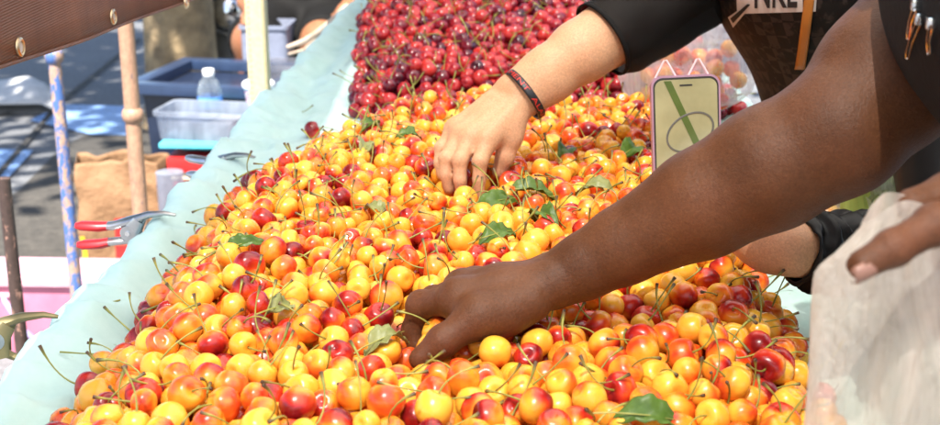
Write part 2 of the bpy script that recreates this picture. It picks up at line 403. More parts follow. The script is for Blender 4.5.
def sdf_mesh(name, prims, xs, ys, zs, mats, grow=0., cut=None):
    F = np.full((len(xs), len(ys), len(zs)), 1., np.float32)
    for pr in prims:
        if pr[0] == 'c': _, a, b, ra, rb, k = pr; a, b = v3(a), v3(b); ra, rb = ra+grow, rb+grow; lo = np.minimum(a-ra, b-rb); hi = np.maximum(a+ra, b+rb)
        else: _, a, rad, k = pr; a, rad = v3(a), v3(rad)+grow; lo, hi = a-rad, a+rad
        m = abs(k)+.012
        i0, i1 = np.searchsorted(xs, lo[0]-m), np.searchsorted(xs, hi[0]+m); j0, j1 = np.searchsorted(ys, lo[1]-m), np.searchsorted(ys, hi[1]+m)
        l0, l1 = np.searchsorted(zs, lo[2]-m), np.searchsorted(zs, hi[2]+m)
        if i1 <= i0 or j1 <= j0 or l1 <= l0: continue
        for s0 in range(i0, i1, 40):
            s1 = min(i1, s0+40)
            g = np.stack(np.meshgrid(xs[s0:s1], ys[j0:j1], zs[l0:l1], indexing='ij'), -1)
            d = sd_cone(g, a, b, ra, rb) if pr[0] == 'c' else sd_ell(g, a, rad)
            f = F[s0:s1, j0:j1, l0:l1].astype(np.float64)
            if k < 0:      # carve
                k2 = -k; h = np.maximum(k2-np.abs(f+d), 0)/k2; f = np.maximum(f, -d)+h*h*k2*.25
            else:
                h = np.maximum(k-np.abs(f-d), 0)/k; f = np.minimum(f, d)-h*h*k*.25
            F[s0:s1, j0:j1, l0:l1] = f
    if cut is not None: F = np.maximum(F, cut(xs, ys, zs).astype(np.float32))
    # surface nets
    neg = F < 0; cnt = np.zeros(np.array(F.shape)-1, np.int8)
    for dx in (0, 1):
        for dy in (0, 1):
            for dz in (0, 1): cnt += neg[dx:F.shape[0]-1+dx, dy:F.shape[1]-1+dy, dz:F.shape[2]-1+dz]
    ci, cj, ck = np.nonzero((cnt > 0) & (cnt < 8))
    vid = np.full(cnt.shape, -1, np.int32); vid[ci, cj, ck] = np.arange(len(ci))
    acc = np.zeros((len(ci), 3)); num = np.zeros(len(ci))
    AX = (xs, ys, zs); base = (ci, cj, ck)
    for ax in range(3):
        o1, o2 = [a for a in range(3) if a != ax]
        for u in (0, 1):
            for v in (0, 1):
                ia = [base[0].copy(), base[1].copy(), base[2].copy()]; ia[o1] = ia[o1]+u; ia[o2] = ia[o2]+v
                ib = [x.copy() for x in ia]; ib[ax] = ib[ax]+1
                fa, fb = F[tuple(ia)], F[tuple(ib)]; cr = (fa < 0) != (fb < 0)
                t = np.where(cr, fa/np.where(cr, fa-fb, 1), 0)
                pt = np.stack([AX[k][ia[k]] for k in range(3)], -1).astype(np.float64)
                pt[:, ax] += t*(AX[ax][ib[ax]]-AX[ax][ia[ax]])
                acc += np.where(cr[:, None], pt, 0); num += cr
    V = acc/num[:, None]
    quads = []
    for ax in range(3):
        o1, o2 = (ax+1) % 3, (ax+2) % 3
        sl = [slice(1, -1)]*3; sl[ax] = slice(0, -1); sh = [slice(1, -1)]*3; sh[ax] = slice(1, None)
        A, B = neg[tuple(sl)], neg[tuple(sh)]
        for flip in (False, True):
            e = np.nonzero((A & ~B) if not flip else (~A & B)); e = [e[k] + (0 if k == ax else 1) for k in range(3)]
            def cell(du, dv):
                c = [x.copy() for x in e]; c[o1] = c[o1]-1+du; c[o2] = c[o2]-1+dv; return vid[tuple(c)]
            qd = np.stack([cell(0, 0), cell(1, 0), cell(1, 1), cell(0, 1)], -1)
            quads.append(qd[:, ::-1] if flip else qd)
    Q = np.concatenate(quads); Q = Q[(Q >= 0).all(1)]
    # two light smoothing passes
    for it in range(1):
        sN = np.zeros_like(V); cN = np.zeros(len(V))
        for a in range(4):
            i, j = Q[:, a], Q[:, (a+1) % 4]
            for c in range(3): sN[:, c] += np.bincount(i, V[j, c], len(V)) + np.bincount(j, V[i, c], len(V))
            cN += np.bincount(i, minlength=len(V)) + np.bincount(j, minlength=len(V))
        V = V*.5 + .5*sN/np.maximum(cN, 1)[:, None]
    return np_mesh(name, V, Q, mats=mats), V, Q
def chain(pts, k, closed=True):
    """pts: (Vector, radius) joined by round cones"""
    return [('c', pts[i][0], pts[i+1][0], pts[i][1], pts[i+1][1], k) for i in range(len(pts)-1)]
def head_prims(c, facing):
    c = Vector(c); f = Vector(facing).normalized(); s = Vector((-f.y, f.x, 0)); u = Vector((0, 0, 1))
    pr = [('e', c, (.088, .088, .105), .02), ('e', c+f*.025-u*.045, (.066, .066, .07), .03), ('c', c-u*.10-f*.02, c-u*.2-f*.03, .052, .058, .03),
          ('c', c+f*.093-u*.0, c+f*.108-u*.032, .007, .012, .012), ('c', c+f*.088-u*.062+s*.02, c+f*.088-u*.062-s*.02, .008, .008, .008)]
    for q in (-1, 1):
        pr += [('e', c+f*.10+s*q*.034+u*.008, (.017, .017, .012), -.008), ('e', c+f*.077+s*q*.034+u*.006, (.014, .014, .012), .004), ('e', c+s*q*.088-u*.01, (.016, .016, .03), .008)]
    return pr
def hair_prims(c, facing, long=.0):
    c = Vector(c); f = Vector(facing).normalized(); u = Vector((0, 0, 1))
    pr = [('e', c-f*.018+u*.022, (.098, .098, .100), .02), ('e', c-f*.055-u*.04, (.07, .085, .10), .03)]
    if long: pr.append(('c', c-f*.07-u*.05, c-f*.10-u*(.1+long), .065, .05, .04))
    return pr

# ------------------------------------------------------------------ person reaching into the pile (deep brown skin)
def pr_arm1():
    a = []
    a += chain([(P(550, 283, .945), .0215), (P(585, 266, .945), .0245), (P(622, 246, .945), .0290), (P(702, 204, .94), .0402), (P(770, 168, .935), .0455), (P(840, 132, .93), .0450)], .008)
    a += chain([(P(840, 132, .93), .0450), (P(889, 78, .955), .0530), (P(950, 12, .985), .058), (Vector((.41, 1.0, 1.19)), .058)], .012)
    # wrist is broader than deep, a knob of the ulna on the far side
    a += [('c', P(558, 272, .965), P(600, 254, .96), .0140, .018, .012), ('e', P(557, 268, .965), (.010, .010, .009), .010)]
    return a
def pr_hand1():
    a = []
    w1, w2 = P(552, 283, .935), P(548, 277, .96)
    idx_ = [P(458, 299, .932), P(421, 305, .955), P(413, 330, .955), P(417, 349, .948)]
    mid_ = [P(463, 290, .955), P(434, 300, .985), P(429, 328, .98), P(428, 350, .972)]
    rin_ = [P(474, 287, .977), P(462, 305, 1.005), P(468, 335, .998), P(476, 354, .985)]
    pin_ = [P(494, 291, .993), P(498, 315, 1.013), P(506, 342, 1.0), P(507, 363, .986)]
    for m, w, r in ((idx_[0], w1, .0138), (mid_[0], w1, .0138), (rin_[0], w2, .0130), (pin_[0], w2, .0120)):
        a.append(('c', w, m, .0158, r*.97, .007)); upv = Vector((0, -.25, .97)); a.append(('c', w.lerp(m, .45)+upv*.0115, m+upv*.0095, .0025, .0035, .008))
    a.append(('c', P(505, 288, .945), P(500, 300, .965), .015, .015, .02))
    for f, rr in ((idx_, (.0128, .0102, .0088, .0072)), (mid_, (.0128, .0102, .0090, .0074)), (rin_, (.0122, .0098, .0086, .0070)), (pin_, (.0108, .0086, .0075, .0062))):
        a += chain(list(zip(f, rr)), .005)
        a.append(('e', f[1], (rr[1]*1.06,)*3, .006)); a.append(('e', f[0]+Vector((0, 0, .002)), (rr[0]*1.05,)*3, .010))
    th = [P(530, 300, .925), P(480, 316, .908), P(443, 341, .896), P(420, 359, .89)]
    a += chain(list(zip(th, (.0175, .0140, .0112, .0086))), .005)
    a.append(('e', P(497, 317, .917), (.022, .016, .015), .014)); a.append(('e', th[2], (.0118,)*3, .004))
    a.append(('c', P(468, 306, .93), P(478, 314, .912), .010, .011, .018))         # web of the thumb
    return a
def pr_left1():
    """the hand that holds the bag: index finger over the plastic"""
    a = []
    tip = P(862, 265, .555); dip = P(893, 248, .56); pip = P(936, 224, .57); mcp = P(1000, 205, .60)
    wr = P(1090, 190, .60)
    a += chain([(mcp, .0108), (pip, .0090), (dip, .0080), (tip, .0071)], .004)
    a += [('e', pip, (.0095,)*3, .004), ('e', dip, (.0083,)*3, .003)]
    for k, (dy, dz) in enumerate(((.004, -.022), (.008, -.042), (.012, -.060))):
        o = Vector((.022+.006*k, dy, dz)); m2 = mcp+o; p2 = m2+Vector((-.022+.004*k, .016, -.010)); d2 = p2+Vector((-.006, .024, -.008)); t2 = d2+Vector((.016, .012, 0))
        a += chain([(m2, .0112), (p2, .0098), (d2, .0086), (t2, .0074)], .006); a.append(('c', wr, m2, .018, .012, .010))
    a.append(('c', wr, mcp, .020, .0125, .018))
    th = [P(1080, 188, .63), P(1010, 186, .655), P(955, 196, .655), P(912, 206, .645)]
    a += chain(list(zip(th, (.017, .0135, .0118, .0092))), .010)
    el = Vector((.50, .44, 1.04)); a += chain([(wr, .024), (wr.lerp(el, .5), .036), (el, .043), (Vector((.47, .58, 1.13)), .055), (Vector((.42, .66, 1.20)), .060)], .01)
    return a, (tip, dip)
torso1 = [('c', (.362, .745, 1.155), (.362, .885, 1.155), .112, .112, .05), ('c', (.40, .82, 1.15), (.52, .82, 1.0), .12, .118, .08), ('c', (.52, .77, .98), (.58, .77, .88), .115, .12, .08), ('c', (.52, .87, .98), (.58, .87, .88), .115, .12, .08),
          ('c', (.41, .69, 1.21), (.41, .95, 1.21), .062, .062, .06)]
legs1 = chain([(Vector((.58, .76, .86)), .092), (Vector((.57, .75, .46)), .062), (Vector((.60, .74, .09)), .042)], .04) + chain([(Vector((.58, .90, .86)), .092), (Vector((.55, .91, .46)), .062), (Vector((.58, .93, .09)), .042)], .04)
feet1 = [('c', (.61, .74, .045), (.47, .735, .03), .042, .03, .03), ('c', (.59, .93, .045), (.45, .935, .03), .042, .03, .03)]
HEAD1 = (.30, .82, 1.46)
A1 = pr_arm1(); H1 = pr_hand1(); L1, (tip1, dip1) = pr_left1()
skin1 = torso1 + legs1 + feet1 + A1 + H1 + L1 + [('c', (.39, .82, 1.22), (.34, .82, 1.33), .06, .055, .05)] + head_prims(HEAD1, (-1, 0, -.25))
me, V1, Q1 = sdf_mesh('person', skin1, axis(-.10, .74, (-.10, .36), .0021, .008), axis(.38, 1.10, (.53, 1.04), .0023, .008), axis(-.03, 1.62, (.80, 1.20), .0021, .009), [MT['skin_deep']])
p1 = link('person', me); tag(p1, 'customer in black top reaching a bare dark brown arm across the cherries', 'person')
ax = dict(xs=np.arange(.10, .80, .006), ys=np.arange(.5, 1.10, .006), zs=np.arange(.74, 1.40, .006))
me, VS1, QS1 = sdf_mesh('top', torso1, ax['xs'], ax['ys'], ax['zs'], [MT['blackdenim']], grow=.009); top1 = link('black_top', me, parent=p1)
me, _, _ = sdf_mesh('trousers', legs1 + torso1[2:4], np.arange(.3, .8, .008), np.arange(.55, 1.12, .008), np.arange(.05, 1.0, .008), [MT['blackdenim']], grow=.013, cut=lambda x, y, z: np.broadcast_to((z-.97)[None, None, :], (len(x), len(y), len(z))))
link('trousers', me, parent=p1)
me, _, _ = sdf_mesh('shoe', feet1[:1], np.arange(.35, .75, .006), np.arange(.6, .85, .006), np.arange(-.03, .15, .006), [MT['shoe']], grow=.006); link('shoe', me, parent=p1)
me, _, _ = sdf_mesh('shoe', feet1[1:], np.arange(.35, .75, .006), np.arange(.8, 1.1, .006), np.arange(-.03, .15, .006), [MT['shoe']], grow=.006); link('shoe', me, parent=p1)
me, _, _ = sdf_mesh('hair', hair_prims(HEAD1, (-1, 0, -.25), .1), np.arange(.1, .6, .008), np.arange(.6, 1.05, .008), np.arange(1.1, 1.65, .008), [MT['hair']]); link('hair', me, parent=p1)
def nail(parent, tip, dip, n, m, w=.0062, l=.0095, r=.0078):
    t = (tip-dip).normalized(); n = Vector(n); n = (n-t*n.dot(t)).normalized(); b = t.cross(n)
    def fn(u, v):
        a = (u-.5)*2.0; s = (v-.35)*l*1.25
        e = 1-max(0, (abs(v-.5)-.32)/.18)**2*.35
        return tip + t*(s+.001) + n*(math.cos(a)*(r+.0006)-.0004-max(0, s)**2*18) + b*math.sin(a)*w*e*1.1
    return MB().grid(fn, 7, 7).build('fingernail', m, parent, solid=.0006)
nail(p1, tip1, dip1, (-.45, -.75, -.45), M('brown_fingernail', (.27, .13, .09), .3), .0056, .0085, .0071)

# garment surface lookups: from a photo pixel to the surface it shows
BT1 = BVHTree.FromPolygons([Vector(v) for v in VS1], QS1.tolist())
def hit(bvh, px, py, fallback):
    r = ray(px, py).normalized(); h = bvh.ray_cast(CAM, r)
    return (h[0], h[1]) if h[0] is not None else (P(px, py, fallback), Vector((-.7, -.7, 0)))
for (a, b) in (((921, 8), (913, 38)), ((925, 22), (912, 58)), ((937, 26), (934, 52))):
    p, n1 = hit(BT1, *a, .9); q_, n2 = hit(BT1, *b, .9); off = (n1+n2).normalized()*.0022; t = (q_-p).normalized(); s = t.cross(off.normalized())
    pts = [q_+off, p.lerp(q_, .5)+off*1.5, p+off, p+off-t*.002+s*.002, p+off+s*.0045, p.lerp(q_, .6)+off*1.2+s*.005, q_+off+s*.0042, q_+off+t*.003+s*.002, q_+off]
    o = MB().tube(pts, .0008, 6).build('safety_pin', MT['chrome'], p1); MB().box(p+off+s*.0022-t*.001, (.006, .005, .007), .001).build('pin_clasp', MT['chrome'], p1)

# ------------------------------------------------------------------ person with a phone (light skin, black top)
wr2 = P(520, 95, 1.41)
el2 = P(697, -24, 1.52); sh2 = Vector((.35, 1.665, 1.25))
arm2 = chain([(P(519, 95, 1.41), .0238), (P(545, 76, 1.42), .0275), (P(580, 52, 1.44), .0345), (P(625, 24, 1.47), .0395), (el2, .0385), (el2.lerp(sh2, .5), .044), (sh2, .052)], .008)
arm2 += [('c', P(512, 90, 1.415), P(545, 66, 1.425), .0150, .018, .014), ('c', P(527, 100, 1.405), P(555, 83, 1.42), .0150, .018, .014)]
def pr_hand2():
    a = []
    fs = dict(i=[(487, 141, 1.362), (480, 162, 1.338), (479, 180, 1.335), (479, 195, 1.335)], m=[(471, 139, 1.368), (460, 161, 1.342), (460, 180, 1.336), (462, 194, 1.338)],
              r=[(461, 136, 1.378), (446, 159, 1.352), (446, 175, 1.345), (449, 189, 1.345)], p=[(455, 130, 1.392), (441, 148, 1.375), (439, 163, 1.366), (442, 176, 1.362)])
    for k, rr in (('i', (0.0113, 0.0080, 0.0072, 0.0061)), ('m', (0.0113, 0.0082, 0.0074, 0.0063)), ('r', (0.0108, 0.0078, 0.0070, 0.0059)), ('p', (0.0096, 0.0069, 0.0061, 0.0052))):
        f = [P(*t) for t in fs[k]]; a += chain(list(zip(f, rr)), .002); a.append(('e', f[1]+Vector((0, -.001, .0012)), (rr[1]*1.08,)*3, .003)); a.append(('e', f[0]+Vector((0, -.001, .003)), (rr[0]*.95,)*3, .010))
        w = {'i': (527, 100, 1.402), 'm': (520, 96, 1.408), 'r': (513, 92, 1.412), 'p': (508, 90, 1.418)}[k]
        a.append(('c', P(*w), f[0], .0135, rr[0]*.98, .007))
        n = (f[0]-P(*w)).normalized(); up = Vector((-.1, -.55, .8))
        a.append(('c', P(*w).lerp(f[0], .35)+up*.0125, f[0]+up*.009, .003, .0035, .010))       # tendons
    th = [P(517, 108, 1.395), P(510, 139, 1.378), P(505, 157, 1.372), P(499, 172, 1.372)]
    a += chain(list(zip(th, (.0150, .0118, .0096, .0080))), .006); a.append(('c', P(497, 128, 1.38), P(506, 128, 1.382), .012, .013, .018))
    return a
H2 = pr_hand2()
w3 = P(791, 249, 1.045); el3 = Vector((.392, 1.13, .862)); sh3 = Vector((.42, 1.37, 1.19)); hb = P(738, 222, 1.10); hk = P(700, 208, 1.165)
arm3 = chain([(sh3, .052), (el3, .041), (w3.lerp(el3, .5), .034), (w3, .0215), (P(765, 237, 1.07), .0205)], .008)
hand3 = [('c', P(770, 240, 1.065), P(715, 210, 1.16), .020, .013, .02), ('c', P(770, 240, 1.065), P(722, 222, 1.16), .018, .012, .02), ('c', P(770, 242, 1.065), P(728, 232, 1.155), .016, .011, .02)]
for k in range(4):       # fingers wrap behind the phone, thumb on its near edge
    b0 = P(713+5*k, 207+8*k, 1.165-.002*k); hand3 += chain([(b0, .0098), (P(702+4*k, 196+8*k, 1.195), .0088), (P(678, 190+8*k, 1.213), .0076), (P(664, 188+8*k, 1.213), .0068)], .004)
hand3 += chain([(P(748, 222, 1.10), .013), (P(722, 198, 1.15), .0105), (P(712, 186, 1.172), .0088)], .008)
torso2 = [('c', (.345, 1.44, 1.10), (.345, 1.60, 1.10), .110, .110, .06), ('c', (.36, 1.52, 1.08), (.41, 1.52, .95), .118, .108, .08), ('c', (.43, 1.46, .93), (.52, 1.46, .83), .10, .115, .08), ('c', (.43, 1.58, .93), (.52, 1.58, .83), .10, .115, .08),
          ('c', (.39, 1.40, 1.22), (.37, 1.66, 1.22), .055, .055, .06)]
legs2 = chain([(Vector((.53, 1.45, .82)), .088), (Vector((.52, 1.44, .45)), .06), (Vector((.55, 1.43, .09)), .04)], .04) + chain([(Vector((.53, 1.60, .82)), .088), (Vector((.50, 1.61, .45)), .06), (Vector((.53, 1.62, .09)), .04)], .04)
feet2 = [('c', (.56, 1.43, .045), (.42, 1.425, .03), .04, .03, .03), ('c', (.54, 1.62, .045), (.40, 1.625, .03), .04, .03, .03)]
HEAD2 = (.30, 1.52, 1.46)
skin2 = torso2 + legs2 + feet2 + arm2 + H2 + arm3 + hand3 + [('c', (.37, 1.52, 1.22), (.34, 1.52, 1.33), .06, .05, .05)] + head_prims(HEAD2, (-1, -.2, -.3))
me, _, _ = sdf_mesh('person', skin2, axis(-.10, .72, (-.10, .26), .0022, .008), axis(.98, 1.80, (1.02, 1.46), .0024, .008), axis(-.03, 1.62, (.82, 1.10), .0022, .009), [MT['skin_light']])
p2 = link('person', me); tag(p2, 'customer in sheer black printed top picking cherries and holding a phone', 'person')
def shirt_mat():
    x = N('black_checked_top'); tc = x.n('ShaderNodeTexCoord'); mp = x.n('ShaderNodeMapping'); mp.inputs['Rotation'].default_value = (R(8), 0, R(40)); x.l(tc.outputs['Object'], mp.inputs[0])
    ck = x.n('ShaderNodeTexChecker'); ck.inputs['Scale'].default_value = 72; x.l(mp.outputs[0], ck.inputs['Vector'])
    nz = x.ramp(x.noise(x.co(), 55, 3), [(.42, (0, 0, 0)), (.5, (1, 1, 1))])
    c = x.mix(x.math('MULTIPLY', ck.outputs['Fac'], nz), (.006, .0045, .004), (.032, .022, .018))
    x.set(Base_Color=c, Roughness=.7, Specular_IOR_Level=.25); x.bump(x.noise(x.co(), 220, 2), .4, .0006); return x.m
me, VS2, QS2 = sdf_mesh('top', torso2, np.arange(.1, .75, .005), np.arange(1.25, 1.85, .005), np.arange(.68, 1.34, .005), [shirt_mat()], grow=.008); top2 = link('black_checked_top', me, parent=p2)
me, _, _ = sdf_mesh('trousers', legs2 + torso2[2:4], np.arange(.3, .8, .008), np.arange(1.25, 1.85, .008), np.arange(.05, .92, .008), [MT['blackdenim']], grow=.013, cut=lambda x, y, z: np.broadcast_to((z-.87)[None, None, :], (len(x), len(y), len(z)))); link('trousers', me, parent=p2)
for k, yr in ((0, (1.3, 1.53)), (1, (1.5, 1.75))):
    me, _, _ = sdf_mesh('shoe', feet2[k:k+1], np.arange(.32, .7, .006), np.arange(*yr, .006), np.arange(-.03, .15, .006), [MT['shoe']], grow=.006); link('shoe', me, parent=p2)
me, _, _ = sdf_mesh('hair', hair_prims(HEAD2, (-1, -.2, -.3), .16), np.arange(.1, .6, .008), np.arange(1.3, 1.8, .008), np.arange(1.05, 1.65, .008), [MT['hair']]); link('hair', me, parent=p2)
# sheer short sleeve
def sheer():
    x = N('sheer_black_mesh'); x.set(Base_Color=(.0055, .0045, .004), Roughness=.7, Specular_IOR_Level=.2)
    tp = x.n('ShaderNodeBsdfTransparent'); ms = x.n('ShaderNodeMixShader'); ms.inputs[0].default_value = .26
    x.l(x.b.outputs[0], ms.inputs[1]); x.l(tp.outputs[0], ms.inputs[2]); x.l(ms.outputs[0], x.out.inputs[0]); x.bump(x.noise(x.co(), 60, 3), .5, .004); return x.m
sc = P(601, 39, 1.455)
spine = [sc, P(628, 22, 1.47), P(660, 2, 1.495), el2, el2.lerp(sh2, .35), el2.lerp(sh2, .7), sh2]; srad = [.0445, .0465, .049, .053, .058, .066, .068]
def sleeve(u, v):
    s = u*(len(spine)-1); i = min(int(s), len(spine)-2); t = s-i; c = spine[i].lerp(spine[i+1], t); r = srad[i]*(1-t)+srad[i+1]*t
    ax_ = (spine[min(i+1, 6)]-spine[max(i, 0)]).normalized(); a = Vector((0, 0, 1)); a = (a-ax_*a.dot(ax_)).normalized(); b = ax_.cross(a); th = v*2*math.pi
    r += .0035*noise.noise(Vector((math.cos(th)*1.5, math.sin(th)*1.5, u*9)))
    sag = -.010*max(0, -math.cos(th))*sm(0, .12, u)
    return c+(a*math.cos(th)+b*math.sin(th))*r+a*sag
MB().grid(sleeve, 40, 40).build('sleeve', sheer(), p2, solid=.0012)
MB().grid(lambda u, v: sleeve(.002+u*.02, v)+(sleeve(.002+u*.02, v)-(spine[0]))*.012, 3, 40).build('sleeve_hem', MT['blackcloth'], p2, solid=.002)
# ruched black cuff and forearm sleeve on the phone arm
cspine = [w3.lerp(el3, .03), w3.lerp(el3, .12), w3.lerp(el3, .24), w3.lerp(el3, .42), w3.lerp(el3, .7), el3, el3.lerp(sh3, .4), el3.lerp(sh3, .75), sh3]; crad = [.0255, .0325, .0345, .0360, .041, .047, .054, .064, .066]
def cuff(u, v):
    s = u*(len(cspine)-1); i = min(int(s), len(cspine)-2); t = s-i; c = cspine[i].lerp(cspine[i+1], t); r = crad[i]*(1-t)+crad[i+1]*t
    ax_ = (cspine[min(i+1, 8)]-cspine[i]).normalized(); a = Vector((0, 0, 1)); a = (a-ax_*a.dot(ax_)).normalized(); b = ax_.cross(a); th = v*2*math.pi
    ru = .0028*math.sin(s*9+2.5*noise.noise(Vector((math.cos(th), math.sin(th), s)))) + .003*noise.noise(Vector((math.cos(th)*3, math.sin(th)*3, s*2.4)))
    return c+(a*math.cos(th)+b*math.sin(th))*(r+ru*(1 if s < 5 else .6))
MB().grid(cuff, 120, 48).build('ruched_sleeve', M('black_satin', (.006, .0055, .0055), .5, Specular_IOR_Level=.3), p2, solid=.0012)
# chest print: white band, outline flash and letters, laid on the surface of the top
BT2 = BVHTree.FromPolygons([Vector(v) for v in VS2], QS2.tolist())
def decal(name, px_pts_fn, nu, nv, m, off):
    def fn(u, v):
        p, n = hit(BT2, *px_pts_fn(u, v), 1.5); return p+n*off
    return MB().grid(fn, nu, nv).build(name, m, p2)
wprint = M('white_screen_print', (.66, .58, .52), .7); bprint = M('black_screen_print', (.012, .010, .010), .7)
decal('printed_band', lambda u, v: (738+u*78 - v*(2-6*u), 13.5-2.5*u-v*60), 30, 22, wprint, .0012)
decal('printed_flash', lambda u, v: (729+u*18+v*5, 22-u*17+(v-.5)*9*(1.15-u)), 12, 6, wprint, .0014)
decal('printed_flash_core', lambda u, v: (732+u*17+v*3, 20-u*16.5+(v-.5)*4.2*(1.1-u)), 12, 6, bprint, .0024)
cu = bpy.data.curves.new('letters', 'FONT'); cu.body = 'NKEY'; cu.size = 1; cu.resolution_u = 3; cu.offset = .02
tmp = bpy.data.objects.new('tmp', cu); COL.objects.link(tmp); dg = bpy.context.evaluated_depsgraph_get()
lm = bpy.data.meshes.new_from_object(tmp.evaluated_get(dg)); bpy.data.objects.remove(tmp)
bm = bmesh.new(); bm.from_mesh(lm); bmesh.ops.triangulate(bm, faces=bm.faces); bmesh.ops.subdivide_edges(bm, edges=bm.edges, cuts=2, use_grid_fill=False)
bmesh.ops.triangulate(bm, faces=bm.faces)
wmax = max(v.co.x for v in bm.verts)
for v in bm.verts:
    u = v.co.x/wmax; p, n = hit(BT2, 755+u*58, 6.5-u*1.0-v.co.y*46, 1.5); v.co = p+n*.0026
lm2 = bpy.data.meshes.new('printed_letters'); bm.to_mesh(lm2); bm.free(); link('printed_letters', lm2, bprint, p2)
def strapfn(u, v):
    py = 66-u*110; px = 802+u*14+(v-.5)*9.5; p, n = hit(BT2, px, py, 1.5); return p+n*.005
MB().grid(strapfn, 24, 4).build('bag_strap', MT['strap'], p2, solid=.002)
# wristband with red lettering
wb = P(524, 93, 1.408); wax = (P(545, 76, 1.42)-P(519, 95, 1.41)).normalized(); wa = Vector((0, 0, 1)); wa = (wa-wax*wa.dot(wax)).normalized(); wbb = wax.cross(wa)
def bandfn(u, v, off=0):
    th = u*2*math.pi; r = .0325+off; d = wa*math.cos(th)*r*.92+wbb*math.sin(th)*r*1.0
    return wb-wa*.002+d+wax*((v-.5)*.0085)
wrist_band = MB().grid(bandfn, 49, 4).build('wristband', MT['bandblk'], None, solid=.002)
tag(wrist_band, 'black silicone wristband with red letters on the light skinned wrist', 'wristband')
cu = bpy.data.curves.new('letters', 'FONT'); cu.body = 'MENT  ALAN'; cu.size = 1; cu.resolution_u = 2
tmp = bpy.data.objects.new('tmp', cu); COL.objects.link(tmp); dg = bpy.context.evaluated_depsgraph_get()
lm = bpy.data.meshes.new_from_object(tmp.evaluated_get(dg)); bpy.data.objects.remove(tmp)
wmax = max(v.co.x for v in lm.vertices)
th_c = min(range(100), key=lambda k: (bandfn(k/100, .5)-CAM).length)/100
for v in lm.vertices:
    u = (v.co.x/wmax-.5)*.42; v.co = bandfn(th_c+u, .5+(v.co.y-.35)*.85, .0016)
link('red_lettering', lm, MT['redletter'], wrist_band, False)

# ------------------------------------------------------------------ seated vendor behind the table
def vendor():
    c = P(306, 30, 4.6); x, y = c.x, 4.75
    torso = [('c', (x, y, .52), (x, y-.02, .92), .15, .15, .08), ('c', (x-.16, y, .98), (x+.16, y, .98), .08, .08, .06)]
    thigh = chain([(Vector((x-.09, y-.05, .50)), .10), (Vector((x-.13, y-.42, .52)), .078)], .03) + chain([(Vector((x+.09, y-.05, .50)), .10), (Vector((x+.10, y-.42, .52)), .078)], .03)
    shin = chain([(Vector((x-.13, y-.42, .50)), .062), (Vector((x-.13, y-.44, .28)), .052), (Vector((x-.12, y-.36, .08)), .036)], .03) + chain([(Vector((x+.10, y-.42, .50)), .062), (Vector((x+.10, y-.45, .28)), .052), (Vector((x+.10, y-.38, .08)), .036)], .03)
    feet = [('c', (x-.12, y-.35, .04), (x-.12, y-.50, .03), .04, .03, .02), ('c', (x+.10, y-.37, .04), (x+.10, y-.52, .03), .04, .03, .02)]
    arms = chain([(Vector((x+.18, y, .98)), .055), (Vector((x+.24, y-.10, .72)), .045), (Vector((x+.20, y-.36, .64)), .030), (Vector((x+.18, y-.43, .62)), .032)], .03) + chain([(Vector((x-.18, y, .98)), .055), (Vector((x-.26, y-.10, .72)), .045), (Vector((x-.16, y-.36, .64)), .030), (Vector((x-.13, y-.42, .62)), .032)], .03)
    for s in (-1, 1):
        h = Vector((x+(.18 if s > 0 else -.13), y-.43, .62))
        for k in range(4): arms += chain([(h+Vector((.012*(k-1.5), -.01, 0)), .011), (h+Vector((.013*(k-1.5), -.06, -.008)), .009), (h+Vector((.013*(k-1.5), -.085, -.03)), .008)], .004)
        arms += chain([(h+Vector((-s*.02, 0, 0)), .012), (h+Vector((-s*.035, -.045, -.008)), .009)], .006)
    hd = (x, y-.03, 1.26)
    me, _, _ = sdf_mesh('person', torso+thigh+shin+feet+arms+head_prims(hd, (0, -1, -.2)), np.arange(x-.4, x+.4, .009), np.arange(y-.62, y+.25, .009), np.arange(-.03, 1.42, .009), [MT['skin_mid']])
    o = link('person', me); tag(o, 'seated vendor in black clothes with bare brown legs behind the plastic bins', 'person')
    me, _, _ = sdf_mesh('shirt', torso+arms[:1], np.arange(x-.45, x+.45, .01), np.arange(y-.4, y+.3, .01), np.arange(.3, 1.15, .01), [MT['blackcloth']], grow=.012); link('black_shirt', me, parent=o)
    me, _, _ = sdf_mesh('shorts', thigh+torso[:1], np.arange(x-.4, x+.4, .01), np.arange(y-.6, y+.3, .01), np.arange(.3, .8, .01), [MT['blackcloth']], grow=.014, cut=lambda xs, ys, zs: np.broadcast_to(np.maximum((zs-.66)[None, None, :], (y-.44-ys)[None, :, None]), (len(xs), len(ys), len(zs)))); link('black_shorts', me, parent=o)
    me, _, _ = sdf_mesh('hair', hair_prims(hd, (0, -1, -.2)), np.arange(x-.2, x+.2, .01), np.arange(y-.2, y+.2, .01), np.arange(1.0, 1.45, .01), [MT['hair']]); link('hair', me, parent=o)
    st = empty('folding_stool', (x, y, 0)); tag(st, 'low wooden stool under the seated vendor', 'stool')
    MB().box((x, y, .37), (.34, .32, .03), .006).build('seat', MT['wood'], st)
    for a in (-.13, .13):
        for b in (-.12, .12): MB().tube([(x+a, y+b, 0), (x+a, y+b, .355)], .016, 8).build('leg', MT['wood'], st)
vendor()

